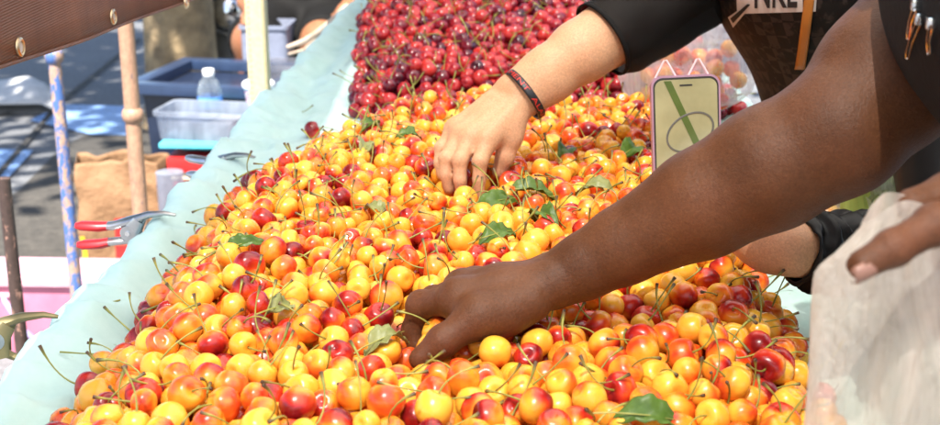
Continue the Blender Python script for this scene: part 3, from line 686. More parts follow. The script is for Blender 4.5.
# ------------------------------------------------------------------ cherries: shapes
def tube_np(pts, rads, n):
    V, Q = [], []; prev = None
    for i, p in enumerate(pts):
        t = (pts[min(i+1, len(pts)-1)]-pts[max(i-1, 0)]).normalized(); a = prev if prev is not None else Vector((1, 0, 0)); a = (a-t*a.dot(t)).normalized(); b = t.cross(a); prev = a
        for k in range(n): V.append(p+(a*math.cos(2*math.pi*k/n)+b*math.sin(2*math.pi*k/n))*rads[i])
    for i in range(len(pts)-1):
        for k in range(n): Q.append((i*n+k, i*n+(k+1) % n, (i+1)*n+(k+1) % n, (i+1)*n+k))
    Q.append(tuple((len(pts)-1)*n+k for k in (0, 1, 2, 3)) if n == 4 else tuple((len(pts)-1)*n+k for k in (0, n//4, n//2, 3*n//4)))
    return np.array(V), np.array(Q)
def fruit_np(seg, rings, seed, blushdir, bias, gain):
    """unit cherry: broad shoulders, dimple at +z, faint suture and point at the bottom"""
    V, B = [], []
    for i in range(rings+1):
        th = math.pi*i/rings
        for k in range(seg):
            ph = 2*math.pi*k/seg
            d = Vector((math.sin(th)*math.cos(ph), math.sin(th)*math.sin(ph), math.cos(th)))
            r = 1 + .035*math.sin(th)**2 - .04*math.exp(-((math.pi-th)/.7)**2)
            r -= .30*math.exp(-(th/.34)**2)                       # stem pit
            r += .045*math.exp(-((th-.72)/.38)**2)                  # shoulder
            r -= .030*math.exp(-(math.atan2(math.sin(ph), math.cos(ph))/.16)**2)*math.sin(th)   # suture
            r += .07*noise.noise(d*1.3+Vector((seed*3.1, 0, 0)))
            V.append((d.x*r*(1.03+.05*math.sin(seed*1.7)), d.y*r*(.97+.03*math.sin(seed*2.9)), d.z*r*(.95+.05*math.sin(seed*4.1))))
            b = bias + gain*d.dot(blushdir) + .28*noise.noise(d*1.6+Vector((0, seed*2.7, 0))) + .08*noise.noise(Vector((d.x*5, d.y*5, d.z*2))+Vector((seed, seed, 0)))
            B.append(b)
        if i in (0, rings):
            V = V[:len(V)-seg+1]; B = B[:len(B)-seg+1]
    Q, T = [], []
    row = lambda i: 1+(i-1)*seg
    for k in range(seg):
        T.append((0, row(1)+k, row(1)+(k+1) % seg)); last = len(V)-1
        T.append((last, row(rings-1)+(k+1) % seg, row(rings-1)+k))
    for i in range(1, rings-1):
        for k in range(seg): Q.append((row(i)+k, row(i+1)+k, row(i+1)+(k+1) % seg, row(i)+(k+1) % seg))
    return np.array(V), np.array(Q), np.array(T), np.clip(np.array(B), -.2, 1.1)
def rdir(r=random): 
    z = r.uniform(-1, 1); a = r.uniform(0, 2*math.pi); s = math.sqrt(1-z*z); return Vector((s*math.cos(a), s*math.sin(a), z))
rv = random.Random(3)
YCLASS = [('golden yellow', .03, .24), ('orange-blushed yellow', .20, .40), ('orange', .36, .30), ('half red half yellow', .44, .60), ('mostly red', .62, .40), ('deep red', .84, .18)]
YPROB = [.20, .26, .20, .20, .09, .05]
YV = []                                      # (class, hi, lo)
for ci_ in range(6):
    for j in range(8):
        bd = rdir(rv); bi = YCLASS[ci_][1]+rv.uniform(-.06, .06); ga = YCLASS[ci_][2]; sdv = ci_*8+j+1
        YV.append((ci_, fruit_np(22, 15, sdv, bd, bi, ga), fruit_np(14, 9, sdv, bd, bi, ga)))
RCLASS = [('bright red', .12, .16), ('dark red', .42, .18), ('purple black', .78, .16)]
RPROB = [.34, .44, .22]
RV = []
for ci_ in range(3):
    for j in range(6):
        bd = rdir(rv); sdv = 100+ci_*6+j
        RV.append((ci_, fruit_np(16, 11, sdv, bd, RCLASS[ci_][1]+rv.uniform(-.08, .08), RCLASS[ci_][2]), fruit_np(12, 8, sdv, bd, RCLASS[ci_][1], RCLASS[ci_][2])))
STEMS = []                                   # in metres, from the pit upward
for j in range(12):
    L = rv.uniform(.022, .040); bend = rv.uniform(.15, 1.1); a = rv.uniform(0, 2*math.pi); a2 = rv.uniform(-.5, .5)
    def curve(n):
        out = []
        for i in range(n):
            t = i/(n-1); r = bend*L*t*t*.75; out.append(Vector((math.cos(a+a2*t)*r, math.sin(a+a2*t)*r, L*t*(1-.12*bend*t))))
        return out
    hi = curve(9); lo = curve(6)
    rr = lambda n: [.00070+.00012*math.cos(6.28*i/n) for i in range(n-2)]+[.0010, .0015]
    vh, qh = tube_np(hi, rr(9), 6); vl, ql = tube_np(lo, rr(6), 4); vr, _ = tube_np(lo, [q*1.4 for q in rr(6)], 4)
    STEMS.append((curve(5), vh, qh, np.repeat(np.linspace(0, 1, 9), 6), vl, ql, np.repeat(np.linspace(0, 1, 6), 4), vr))
def get_meshes(prefix, VAR, m):
    out = []
    for (c, hi, lo) in VAR:
        v, q, t, b = hi; out.append(np_mesh(prefix, v, q, t, {'blush': b, 'tint': np.full(len(b), rv.random()*.7)}, [m]))
    return out
YM = get_meshes('yellow_cherry', YV, MT['ycherry']); RM = get_meshes('dark_cherry', RV, MT['rcherry'])
SMesh = [np_mesh('stem', s[1], s[2], None, {'tip': s[3]}, [MT['stem']]) for s in STEMS]

# ------------------------------------------------------------------ cherries: heap them up by dropping and rolling
OBST = []
for pr in H1 + A1[:3] + H2 + arm2[:2] + hand3 + arm3[2:4]:
    if pr[0] == 'c' and pr[5] > 0: OBST.append((np.array(pr[1]), np.array(pr[2]), max(pr[3], pr[4])))
def obst_hit(x, y, z, r):
    p = np.array((x, y, z))
    for a, b, rr in OBST:
        if abs(p[0]-.5*(a[0]+b[0])) > .14 or abs(p[1]-.5*(a[1]+b[1])) > .14: continue
        ba = b-a; t = min(1, max(0, (p-a)@ba/(ba@ba))); d = p-a-ba*t
        if d@d < (r+rr-.0035)**2: return True
    return False
CELL = .032
class Heap:
    def __init__(s): s.g = {}; s.items = []
    def add(s, x, y, z, r):
        s.items.append((x, y, z, r)); s.g.setdefault((int(x//CELL), int(y//CELL)), []).append((x, y, z, r))
    def near(s, x, y):
        i, j = int(x//CELL), int(y//CELL); out = []
        for a in (i-1, i, i+1):
            for b in (j-1, j, j+1):
                c = s.g.get((a, b))
                if c: out += c
        return out
def rest(nb, fl, x, y, r):
    z = fl+r
    for (a, b, c, q) in nb:
        d2 = (a-x)*(a-x)+(b-y)*(b-y); rr = (r+q)*.965; rr *= rr
        if d2 < rr:
            h = c+math.sqrt(rr-d2)
            if h > z: z = h
    return z
DIRS = [(math.cos(k*math.pi/3), math.sin(k*math.pi/3)) for k in range(6)]
def pour(heap, inside, floor, height, rgen, bounds, tries, rnd):
    x0, x1, y0, y1 = bounds; n0 = len(heap.items)
    for _ in range(tries):
        x = rnd.uniform(x0, x1); y = rnd.uniform(y0, y1)
        if not inside(x, y): continue
        r = rgen(); nb = heap.near(x, y); fl = floor(x, y); z = rest(nb, fl, x, y, r); top = height(x, y)
        if z > fl+top+r*1.1: continue
        cx, cy = int(x//CELL), int(y//CELL)
        for st in (.007, .0035, .0017):
            for it in range(7):
                best = None
                for dx, dy in DIRS:
                    a, b = x+dx*st, y+dy*st
                    c2 = (int(a//CELL), int(b//CELL))
                    nb2 = nb if c2 == (cx, cy) else heap.near(a, b)
                    h = rest(nb2, fl, a, b, r)
                    if h < z-1e-5: z = h; best = (a, b, c2, nb2)
                if best is None: break
                x, y, (cx, cy), nb = best
        if not inside(x, y): continue
        if z-r*.3 > floor(x, y)+height(x, y): continue
        if obst_hit(x, y, z, r): continue
        heap.add(x, y, z, r)
    return n0
rnd = random.Random(11)
def y_left(y): return -.338+.016*noise.noise(Vector((y*9, 3, 0)))+.008*noise.noise(Vector((y*31, 7, 0)))+.125*sm(1.42, 1.83, y)
def y_right(y): return .238+.015*noise.noise(Vector((y*8, 9, 0)))
def y_in(x, y): return y_left(y) < x < y_right(y) and y < 1.835+.02*noise.noise(Vector((x*10, 1, 2)))
FLOOR = lambda x, y: cloth_z(x, y)
def y_h(x, y):
    e = min(x-y_left(y), (y_right(y)-x)*1.1, (1.87-y)*1.0)
    return .020+.050*sm(-.005, .085, e)+.009*noise.noise(Vector((x*7, y*7, 5)))
heap = Heap()
pour(heap, y_in, FLOOR, y_h, lambda: rnd.gauss(.0116, .0009), (-.36, .26, .66, 1.86), 52000, rnd)
NY = len(heap.items)
def r_left(y): return -.262-.075*sm(1.9, 2.9, y)+.012*noise.noise(Vector((y*9, 8, 0)))
def r_in(x, y): return r_left(y) < x < .33 and y > 1.935+.015*noise.noise(Vector((x*9, 4, 1)))
def r_h(x, y):
    e = min(x-r_left(y), (.33-x), (y-1.92))
    return .020+.048*sm(-.005, .10, e)+.008*noise.noise(Vector((x*7, y*7, 8)))
pour(heap, r_in, FLOOR, r_h, lambda: rnd.gauss(.0118, .0007), (-.36, .34, 1.92, 3.05), 36000, rnd)
NR = len(heap.items)-NY
# strays on the cloth
def stray(px, py, r):
    p = PZ(px, py, .825)
    for _ in range(4):
        h = CL.ray_cast(Vector((p.x, p.y, 1.2)), Vector((0, 0, -1)))[0]; z = h.z+r*.97; p = PZ(px, py, z)
    heap.add(p.x, p.y, z, r)
lone = len(heap.items); stray(312, 130, .0115)
items = heap.items; NT = len(items)
POS = np.array([i[:3] for i in items]); RAD = np.array([i[3] for i in items])
isY = np.arange(NT) < NY

# orientation, colour and stem of every cherry
def surface_depth():      # pixel count each cherry shows from the photograph's camera
    W_, H_ = 940, 425; zb = np.full((H_+200, W_+200), 9., np.float32); ib = np.full(zb.shape, -1, np.int32)
    def splat(p, r, i):
        x, y, k = proj(p); rp = FPX*r/k; x0, x1, y0, y1 = int(x-rp)+100, int(x+rp)+101, int(y-rp)+100, int(y+rp)+101
        x0, y0, x1, y1 = max(0, x0), max(0, y0), min(zb.shape[1], x1), min(zb.shape[0], y1)
        if x1 <= x0 or y1 <= y0: return
        gx = (np.arange(x0, x1)-100-x)/rp; gy = (np.arange(y0, y1)-100-y)/rp; q = 1-gx[None]**2-gy[:, None]**2
        z = k-r*np.sqrt(np.maximum(q, 0)); m = (q > 0) & (z < zb[y0:y1, x0:x1]); zb[y0:y1, x0:x1][m] = z[m]; ib[y0:y1, x0:x1][m] = i
    for i in range(NT): splat(POS[i], RAD[i], i)
    for pr in A1+H1+L1+arm2+H2+arm3+torso1+torso2:
        if pr[0] == 'c' and abs(pr[5]) > .002:
            for t in np.linspace(0, 1, 6): splat(Vector(pr[1]).lerp(Vector(pr[2]), t), pr[3]*(1-t)+pr[4]*t, -1)
    v = ib[100:-100, 100:-100]; bagmask = v.copy()
    for yy in range(175, 425): bagmask[yy, int(835-40*min(1, (yy-175)/150)):] = -1
    return np.bincount(bagmask[bagmask >= 0], minlength=NT)
SHOW = surface_depth()
GRID = heap.near
def stem_cost(i, q, s):
    p = Vector(POS[i]); r = RAD[i]; c = 0
    for k, sp in enumerate(STEMS[s][0][1:]):
        w_ = p+q @ (Vector((0, 0, r*.66))+sp)
        if w_.z < cloth_z(w_.x, w_.y)+.001: c += 2
        for (a, b, z, rr) in heap.near(w_.x, w_.y):
            if (a-p.x)**2+(b-p.y)**2+(z-p.z)**2 < 1e-9: continue
            d = (a-w_.x)**2+(b-w_.y)**2+(z-w_.z)**2
            if d < (rr*.97)**2: c += 1
    return c
cum = np.cumsum(YPROB); cumr = np.cumsum(RPROB)
ORI, VARI, STEM = [], [], []
for i in range(NT):
    u = rnd.random()
    if isY[i] or i == lone:
        c = int(np.searchsorted(cum, u*.9999)); c = 4 if i == lone else c; VARI.append(c*8+rnd.randrange(8))
    else: VARI.append(int(np.searchsorted(cumr, u*.9999))*6+rnd.randrange(6))
    best = None
    if SHOW[i] > 8:
        for t in range(7):
            d = rdir(rnd); d.z = abs(d.z)*.75 if rnd.random() < .7 else d.z; d.normalize()
            q = Vector((0, 0, 1)).rotation_difference(d) @ Quaternion((0, 0, 1), rnd.uniform(0, 6.28)); s = rnd.randrange(12)
            c = stem_cost(i, q, s)
            if best is None or c < best[0]: best = (c, q, s)
            if c == 0: break
        ORI.append(best[1]); STEM.append(best[2] if best[0] <= 1 and rnd.random() < .58 else -1)
    else:
        ORI.append(Vector((0, 0, 1)).rotation_difference(rdir(rnd))); STEM.append(-1)
# stray cherry lies with its stem to the right
ORI[lone] = Vector((0, 0, 1)).rotation_difference(Vector((.9, .3, .25)).normalized()); STEM[lone] = 2
# the 300 of each kind that show largest are things of their own
order = np.argsort(-SHOW)
soloY = [i for i in order if isY[i]][:256]; soloR = [i for i in order if not isY[i] and i != lone][:300]
LM = [(P(440, 330, .93), 'near the dark skinned hand'), (P(470, 170, 1.34), 'near the light skinned hand'), (P(680, 170, 1.2), 'near the phone'), (P(800, 290, 1.05), 'near the black cuff'),
      (Vector((-.30, 1.35, .84)), 'near the red clamp'), (Vector((-.30, 1.02, .84)), 'near the pink crate'), (Vector((-.28, 1.68, .84)), 'near the lone cherry'), (P(640, 330, 1.0), 'below the dark skinned forearm'), (P(600, 165, 1.45), 'between the two arms')]
LR = [(Vector((-.28, 2.0, .85)), 'by the bare cloth edge'), (Vector((.02, 2.0, .87)), 'near the light skinned forearm'), (Vector((.28, 2.0, .87)), 'near the clear bag'), (Vector((-.15, 2.5, .9)), 'deep in the dark heap')]
def landmark(p, L): return min(L, key=lambda l: (l[0]-Vector(p)).length)[1]
stemword = {True: 'with its stem on', False: 'with no stem showing'}
for i in soloY + soloR + [lone]:
    y = isY[i] or i == lone; vi = VARI[i]
    o = bpy.data.objects.new('yellow_cherry' if y else 'dark_cherry', (YM if y else RM)[vi]); COL.objects.link(o)
    o.location = POS[i]; o.rotation_mode = 'QUATERNION'; o.rotation_quaternion = ORI[i]; r = RAD[i]; o.scale = (r, r, r)
    hs = STEM[i] >= 0
    if hs:
        s = bpy.data.objects.new('stem', SMesh[STEM[i]]); COL.objects.link(s); s.parent = o; s.location = (0, 0, .66); s.scale = (1/r,)*3
    if i == lone: tag(o, 'lone red cherry lying on the bare mint cloth', 'cherry')
    elif y:
        lb = '%s cherry %s %s' % (YCLASS[YV[vi][0]][0], stemword[hs], landmark(POS[i], LM)); tag(o, lb, 'cherry', 'yellow heap, '+lb)
    else:
        lb = '%s cherry %s %s' % (RCLASS[RV[vi][0]][0], stemword[hs], landmark(POS[i], LR)); tag(o, lb, 'cherry', 'dark heap, '+lb)
solo = set(soloY) | set(soloR) | {lone}
def joined(name, ids, VAR, m, label):
    VV, QQ, TT, BB, TI, TP, FM = [], [], [], [], [], [], []; off = 0; QS = []
    for i in ids:
        c, hi, lo = VAR[VARI[i]]; v, q, t, b = lo if SHOW[i] < 260 else hi
        Rm = np.array(ORI[i].to_matrix()); VV.append((v*RAD[i]) @ Rm.T + POS[i]); QQ.append(q+off); TT.append(t+off); BB.append(b); TI.append(np.full(len(b), rv.random()*.7)); TP.append(np.zeros(len(b))); off += len(v)
        if STEM[i] >= 0:
            s = STEMS[STEM[i]]; sv = (s[4] if VAR is YV else s[7])+np.array((0, 0, RAD[i]*.66)); VV.append(sv @ Rm.T + POS[i]); QS.append(s[5]+off); BB.append(np.zeros(len(sv))); TI.append(np.zeros(len(sv))); TP.append(s[6]); off += len(sv)
    Q = np.concatenate(QQ); nq = len(Q)
    if QS: Q = np.concatenate([Q]+QS)
    T = np.concatenate(TT); fm = np.concatenate([np.zeros(nq), np.ones(len(Q)-nq), np.zeros(len(T))])
    me = np_mesh(name, np.concatenate(VV), Q, T, {'blush': np.concatenate(BB), 'tint': np.concatenate(TI), 'tip': np.concatenate(TP)}, [m, MT['stem']], fm)
    return tag(link(name, me), label, 'cherries', kind='stuff')
joined('cherry_heap', [i for i in range(NY) if i not in solo], YV, MT['ycherry'], 'rest of the heaped yellow and orange cherries on the mint cloth')
joined('cherry_heap', [i for i in range(NY, NT) if i not in solo], RV, MT['rcherry'], 'rest of the heaped dark red cherries beyond the yellow ones')
print('cherries', NY, NR, 'visible', int((SHOW[:NY] > 8).sum()), int((SHOW[NY:] > 8).sum()))

for k, (px, py, az, lab) in enumerate(((255, 172, 20, 'loose stem lying on the mint cloth above the hidden clamp'), (60, 352, 80, 'loose stem on the mint cloth beside the yellowish clamp'), (196, 232, 140, 'loose stem on the mint cloth right of the red clamp'), (300, 112, 60, 'loose stem on the mint cloth close to the cream post'), (120, 300, -30, 'loose stem on the mint cloth below the red clamp'))):
    p = PZ(px, py, .82)
    for _ in range(3): h = CL.ray_cast(Vector((p.x, p.y, 1.2)), Vector((0, 0, -1)))[0]; p = PZ(px, py, h.z+.0016)
    o = bpy.data.objects.new('loose_stem', SMesh[k]); COL.objects.link(o); o.location = p; o.rotation_euler = (R(88), 0, R(az)); tag(o, lab, 'stem')
# ------------------------------------------------------------------ leaves lying among the cherries
def leaf_mesh(L, Wd, fold, curl, m, seed):
    b = MB()
    def fn(u, v):
        s = v*2-1; w_ = Wd*.5*(math.sin(math.pi*min(1, u*1.02))**.75)*(1-.25*u)
        return Vector(((u-.5)*L, s*w_, abs(s)*w_*fold - curl*(u-.5)**2*L + .004*noise.noise(Vector((u*4, s*2, seed))) + .0015*math.sin(u*30)*abs(s)))
    b.grid(fn, 17, 9); me_o = b.build('cherry_leaf', m, solid=.0004)
    return me_o
LEAVES = [(243, 243, .045, .018, 10, 0, 'slender dark green leaf at the left of the yellow cherries'), (531, 189, .060, .030, 5, 0, 'broad green leaf lying just right of the light skinned hand'), (597, 186, .050, .034, -20, 1, 'pale green leaf with broad blade beside the phone'),
          (632, 148, .045, .028, 60, 0, 'green leaf close to the left edge of the phone'), (566, 150, .045, .025, 80, 0, 'small dark leaf between the forearm and the phone'), (410, 133, .035, .024, 20, 0, 'small green leaf left of the light skinned hand'),
          (386, 336, .042, .022, 40, 1, 'pale olive leaf at the fingertips of the dark skinned hand'), (372, 122, .04, .022, 70, 0, 'green leaf near the back of the yellow cherries'), (365, 143, .04, .024, 100, 1, 'pale folded leaf near the back of the yellow cherries'),
          (497, 200, .05, .026, 25, 0, 'green leaf under the fingertips of the light skinned hand'), (543, 212, .045, .024, -60, 0, 'dark green leaf pointing down below the broad leaf'), (444, 280, .045, .022, 0, 0, 'leaf half hidden above the knuckles of the dark skinned hand'),
          (376, 207, .03, .02, -30, 1, 'tiny pale leaf in the middle of the yellow cherries'), (652, 415, .05, .026, 5, 0, 'dark leaf lying at the front of the yellow cherries'), (500, 232, .045, .024, 40, 0, 'green leaf in the hollow below the light skinned hand'), (283, 305, .03, .02, 60, 1, 'tiny olive leaf near the left edge of the yellow cherries'),
          (455, 60, .035, .02, 20, 0, 'green leaf lying on the dark red cherries'), (560, 45, .03, .018, 80, 1, 'pale leaf on the dark red cherries by the forearm')]
for k, (px, py, L, Wd, rz, dry, lab) in enumerate(LEAVES):
    p = PZ(px, py, .865)
    for _ in range(4):
        zs_ = []
        for dx in (-.012, 0, .012):
            for dy in (-.012, 0, .012): zs_.append(rest(heap.near(p.x+dx, p.y+dy), .80, p.x+dx, p.y+dy, .003))
        p = PZ(px, py, max(np.mean(zs_), sorted(zs_)[-3])+.003)
    o = leaf_mesh(L, Wd, .35+.3*rnd.random(), .5+.9*rnd.random(), MT['dryleaf' if dry else 'leaf'], k)
    o.location = p; o.rotation_euler = (R(12+rnd.uniform(-12, 25)), R(rnd.uniform(-15, 15)), R(rz)); tag(o, lab, 'leaf', 'leaves among the cherries')
    MB().tube([(-L*.5-.012, .001, -.006), (-L*.5, 0, -.002), (0, 0, -.0005), (L*.4, 0, -.002)], [.0007, .0007, .0005, .0002], 5).build('midrib', MT['stem'], o, local=False)

# ------------------------------------------------------------------ phone
ph = empty('phone', P(688, 218, 1.205)); tag(ph, 'phone in a pink case with cat ear loops held upright over the cherries', 'phone')
def screen_mat():
    x = N('phone_screen'); x.set(Base_Color=(.24, .22, .13), Roughness=.12, Specular_IOR_Level=.6)
    v = x.co((1, 1, 1)); c = x.ramp(x.noise(v, 20, 4), [(.3, (.25, .23, .12)), (.7, (.36, .33, .18))])
    x.l(c, x.b.inputs['Base Color']); x.l(c, x.b.inputs['Emission Color']); x.b.inputs['Emission Strength'].default_value = .04; return x.m
pw, phh = .0620, .135
Mph = Matrix.Translation(P(688, 218, 1.205)) @ Matrix.Rotation(R(-3), 4, 'Y') @ Matrix.Rotation(R(-9), 4, 'X') @ Matrix.Rotation(R(4), 4, 'Z')
def rrect(w_, h_, r, y, z0=0, n=6):
    out = []
    for cx_, cz_, a0 in ((w_/2-r, h_-r, 0), (-w_/2+r, h_-r, 90), (-w_/2+r, r, 180), (w_/2-r, r, 270)):
        for k in range(n+1): a = R(a0+90*k/n); out.append(Mph @ Vector((cx_+r*math.cos(a), y, z0+cz_+r*math.sin(a))))
    return out
def slab(w_, h_, r, y0, y1, z0=0):
    b = MB(); A = [b.bm.verts.new(p) for p in rrect(w_, h_, r, y0, z0)]; B = [b.bm.verts.new(p) for p in rrect(w_, h_, r, y1, z0)]
    b.bm.faces.new(A); b.bm.faces.new(B[::-1])
    for k in range(len(A)): b.bm.faces.new((A[k], B[k], B[(k+1) % len(A)], A[(k+1) % len(A)]))
    return b
slab(pw+.0035, phh+.0035, .010, -.0035, .006, -.0017).build('case', MT['pinkcase'], ph)
slab(pw, phh, .009, -.0042, .0, 0).build('bezel', M('dark_bezel', (.05, .045, .04), .2), ph)
scr = slab(pw-.003, phh-.004, .0078, -.0047, -.004, .002).build('screen', screen_mat(), ph)
MB().box(Mph @ Vector((0, -.0048, phh-.0075)), (.012, .0006, .0014), rot=Mph.to_quaternion()).build('speaker_slot', MT['black'], ph)
for sx in (-.018, .013):
    MB().tube([Mph @ Vector((sx-.010, .001, phh)), Mph @ Vector((sx-.001, .001, phh+.0165)), Mph @ Vector((sx+.001, .001, phh+.0165)), Mph @ Vector((sx+.010, .001, phh))], .0011, 8).build('cat_ear_loop', MT['rosecase'], ph)
# green pole and basket rim mirrored in the screen, put on as coloured shapes
refl = M('screen_green', (.10, .14, .035), .2); refl2 = M('screen_grey', (.13, .12, .10), .2)
MB().poly([Mph @ Vector(c) for c in ((-.021, -.0051, phh-.003), (-.014, -.0051, phh-.003), (.012, -.0051, phh-.062), (.006, -.0051, phh-.064))]).build('screen_reflection', refl, scr, False)
MB().tube([Mph @ Vector((.003+.022*math.cos(t), -.0051, phh-.052+.0175*math.sin(t)+.25*.022*math.cos(t))) for t in np.linspace(-.4, 4.6, 28)], .0010, 5, squash=.3).build('screen_reflection', refl2, scr)

# ------------------------------------------------------------------ plastic bags
def fruit_inside(parent_label, pts, seedk):
    for (x, y, z, r, c) in pts:
        vi = c*8+seedk % 8; o = bpy.data.objects.new('yellow_cherry', YM[vi]); COL.objects.link(o); o.location = (x, y, z); o.scale = (r,)*3; o.rotation_euler = (rnd.random()*6, rnd.random()*6, 0)
        tag(o, parent_label, 'cherry', parent_label)
def bag_held():
    TL, TR_ = P(842, 216, .632), P(1000, 160, .66); zb = .80
    xl1, xl2, xr = P(816, 290, .632).x, P(803, 425, .632).x, P(1040, 300, .65).x
    b = MB()
    def fn(u, v):
        th = u*2*math.pi; cs = math.cos(th); t = .5+.5*cs; k = sm(0, .13, v)
        x0 = (TL.x+.012)*(1-k)+(xl1*(1-v)+xl2*v)*k; x1 = TR_.x*(1-k)+xr*k; xm = x0+(x1-x0)*t
        zt = TL.z*(1-t)+TR_.z*t + .006*math.sin(t*9); z = zt+(zb-zt)*v
        pl = 1+.16*math.sin(th*6+2*noise.noise(Vector((v*2, 1, 0))))*(1-.6*v)+.07*math.sin(th*15+v*3)*(1-.5*v)
        d_ = .012+.034*sm(0, .45, v); y = .632+.004*v+d_*math.sin(th)*pl
        nn = noise.noise(Vector((xm*24, y*24, z*9))); n2 = noise.noise(Vector((xm*60, y*30, z*16)))
        return Vector((xm+.005*nn, y+.007*noise.noise(Vector((xm*22, z*12, 3)))+.005*n2+.010*(1-min(1, abs(noise.noise(Vector((xm*16+z*5, 2, z*3-xm*4))))*3))**2, z+.003*nn))
    b.grid(fn, 120, 60)
    def bottom(u, v):
        p = fn(u, 1); m = Vector((.5*(xl2+xr), .636, zb-.02)); return p.lerp(m, v)+Vector((0, 0, -.01*math.sin(v*1.5)))
    b.grid(bottom, 120, 8); bmesh.ops.remove_doubles(b.bm, verts=b.bm.verts, dist=1e-5)
    o = b.build('plastic_bag', MT['film']); tag(o, 'thin milky plastic bag held open by the brown finger in front of the black cuff', 'bag')
bag_held()
def bag_full(px0, px1, py0, py1, d, lab, m, fill, seedk, topw=.5):
    pb = P((px0+px1)/2, py1, d); pt = P((px0+px1)/2, py0, d); wpx = (P(px1, py1, d)-P(px0, py1, d)).length/2
    b = MB()
    def fn(u, v):
        th = u*2*math.pi; z = pb.z+(pt.z-pb.z)*v; s = math.sin(min(1, v*4+.25)*math.pi/2)*(1-(1-topw)*sm(.35, 1, v))
        pl = 1+.08*math.sin(th*6+4*v)*sm(.2, 1, v)+.12*noise.noise(Vector((math.cos(th)*2, math.sin(th)*2, v*5+seedk)))
        return Vector((pb.x+wpx*s*pl*math.cos(th)+(pt.x-pb.x)*v, d+wpx*.6*s*pl*math.sin(th), z+.006*noise.noise(Vector((th, v*3, seedk)))))
    b.grid(fn, 72, 36)
    b.grid(lambda u, v: fn(u, 0).lerp(pb, v), 72, 4); bmesh.ops.remove_doubles(b.bm, verts=b.bm.verts, dist=1e-5)
    o = b.build('plastic_bag', m); tag(o, lab, 'bag')
    if fill:
        pts = []
        k = 0
        while len(pts) < fill and k < 900:
            k += 1; a = rnd.uniform(0, 6.28); q = math.sqrt(rnd.random())*(wpx-.018); z = pb.z+.016+rnd.random()*(pt.z-pb.z)*.42; x, y = pb.x+q*math.cos(a), d+q*math.sin(a)*.55
            if all((x-p[0])**2+(y-p[1])**2+(z-p[2])**2 < 0 or (x-p[0])**2+(y-p[1])**2+(z-p[2])**2 > .0245**2 for p in pts): pts.append((x, y, z, .0125, rnd.choice((1, 2, 2, 3))))
        fruit_inside('orange cherry inside the clear bag behind the %s' % ('phone' if seedk == 1 else 'green tub'), pts, seedk)
bag_full(622, 752, -12, 112, 1.86, 'clear plastic bag of cherries standing behind the phone', MT['filmclear'], 26, 1, .75)
bag_full(806, 850, 190, 245, 1.27, 'small clear bag of cherries beside the lime green tub', MT['filmclear'], 6, 2, .8)
# crumpled empty clear bag standing by the tub
def crumple(u, v):
    p = P(872+u*62-18*v*(1-u), 215-v*(72+20*math.sin(u*5)), 1.22); n = noise.noise(Vector((u*5, v*5, 2))); return p+Vector((.004*n, .022*n+.012*math.sin(u*11+v*4), .006*noise.noise(Vector((u*7, v*7, 8)))))
b = MB(); b.grid(crumple, 26, 22); b.grid(lambda u, v: crumple(u, v)+Vector((.004*math.sin(v*9), .02*math.sin(math.pi*u)*math.sin(math.pi*min(1, v+.1))+.004, 0)), 26, 22)
tag(b.build('plastic_bag', MT['filmclear']), 'crumpled empty clear plastic bag sticking up behind the brown elbow', 'bag')
# lime tub with a clear lid
tc = P(872, 230, 1.26); tub = empty('plastic_tub', (tc.x, tc.y, TZ+.018)); tag(tub, 'lime green translucent tub with clear lid at the table edge', 'tub')
zt = P(872, 184, 1.24).z
MB().lathe([(.0, .002), (.028, 0), (.030, .004), (.034, zt-TZ-.022), (.037, zt-TZ-.02), (.037, zt-TZ-.014)], (tc.x, tc.y, TZ+.018), 32).build('tub_body', MT['green'], tub, solid=.0012)
MB().lathe([(.0385, zt-TZ-.020), (.0385, zt-TZ-.012), (.030, zt-TZ-.008), (.026, zt-TZ-.001), (0, zt-TZ)], (tc.x, tc.y, TZ+.018), 32).build('lid', MT['clear'], tub, solid=.0008)

# ------------------------------------------------------------------ spring clamps on the cloth edge
def clamp(y, lab, grip, arm, x_off=0., rz=0, tilt=0):
    x = TX0+x_off; z = cloth_z(TX0+.012, y)+.004
    root = empty('spring_clamp', (x, y, z)); root.rotation_euler = (0, R(tilt), R(rz)); tag(root, lab, 'clamp', 'spring clamps along the cloth edge')
    L = lambda pts: [Vector(p) for p in pts]
    up = L([(.030, 0, .001), (.018, 0, .003), (0, 0, .001), (-.020, 0, -.006), (-.040, 0, -.012), (-.062, 0, -.013)]); lo = L([(.018, 0, -.036), (-.006, 0, -.036), (-.022, 0, -.028), (-.040, 0, -.030), (-.062, 0, -.033)])
    MB().tube(up, [.0016, .0026, .0040, .0055, .0050, .0036], 10, squash=1.5).build('upper_jaw', arm, root, local=False)
    MB().tube(lo, [.0018, .0030, .0045, .0045, .0036], 10, squash=1.5).build('lower_jaw', arm, root, local=False)
    MB().tube(L([(-.022, -.009, -.018), (-.022, .009, -.018)]), .0085, 16).build('coil_spring', MT['steel'], root, local=False)
    for s in (-1, 1):
        MB().tube(L([(-.010, s*.0075, -.004), (-.020, s*.0075, -.018), (-.016, s*.0075, -.034)]), [.006, .010, .006], 12, squash=.16, up=(1, 0, 0)).build('side_plate', arm, root, local=False)
    MB().tube(L([(-.022, -.0105, -.018), (-.022, .0105, -.018)]), .0028, 10).build('pivot_pin', MT['chrome'], root, local=False)
    MB().tube(L([(-.046, 0, -.0125), (-.055, 0, -.0132), (-.075, 0, -.0125), (-.081, 0, -.0125)]), [.0050, .0056, .0054, .0035], 12, squash=1.4).build('upper_grip', grip, root, local=False)
    MB().tube(L([(-.046, 0, -.031), (-.055, 0, -.033), (-.075, 0, -.0345), (-.081, 0, -.0345)]), [.0050, .0056, .0054, .0035], 12, squash=1.4).build('lower_grip', grip, root, local=False)
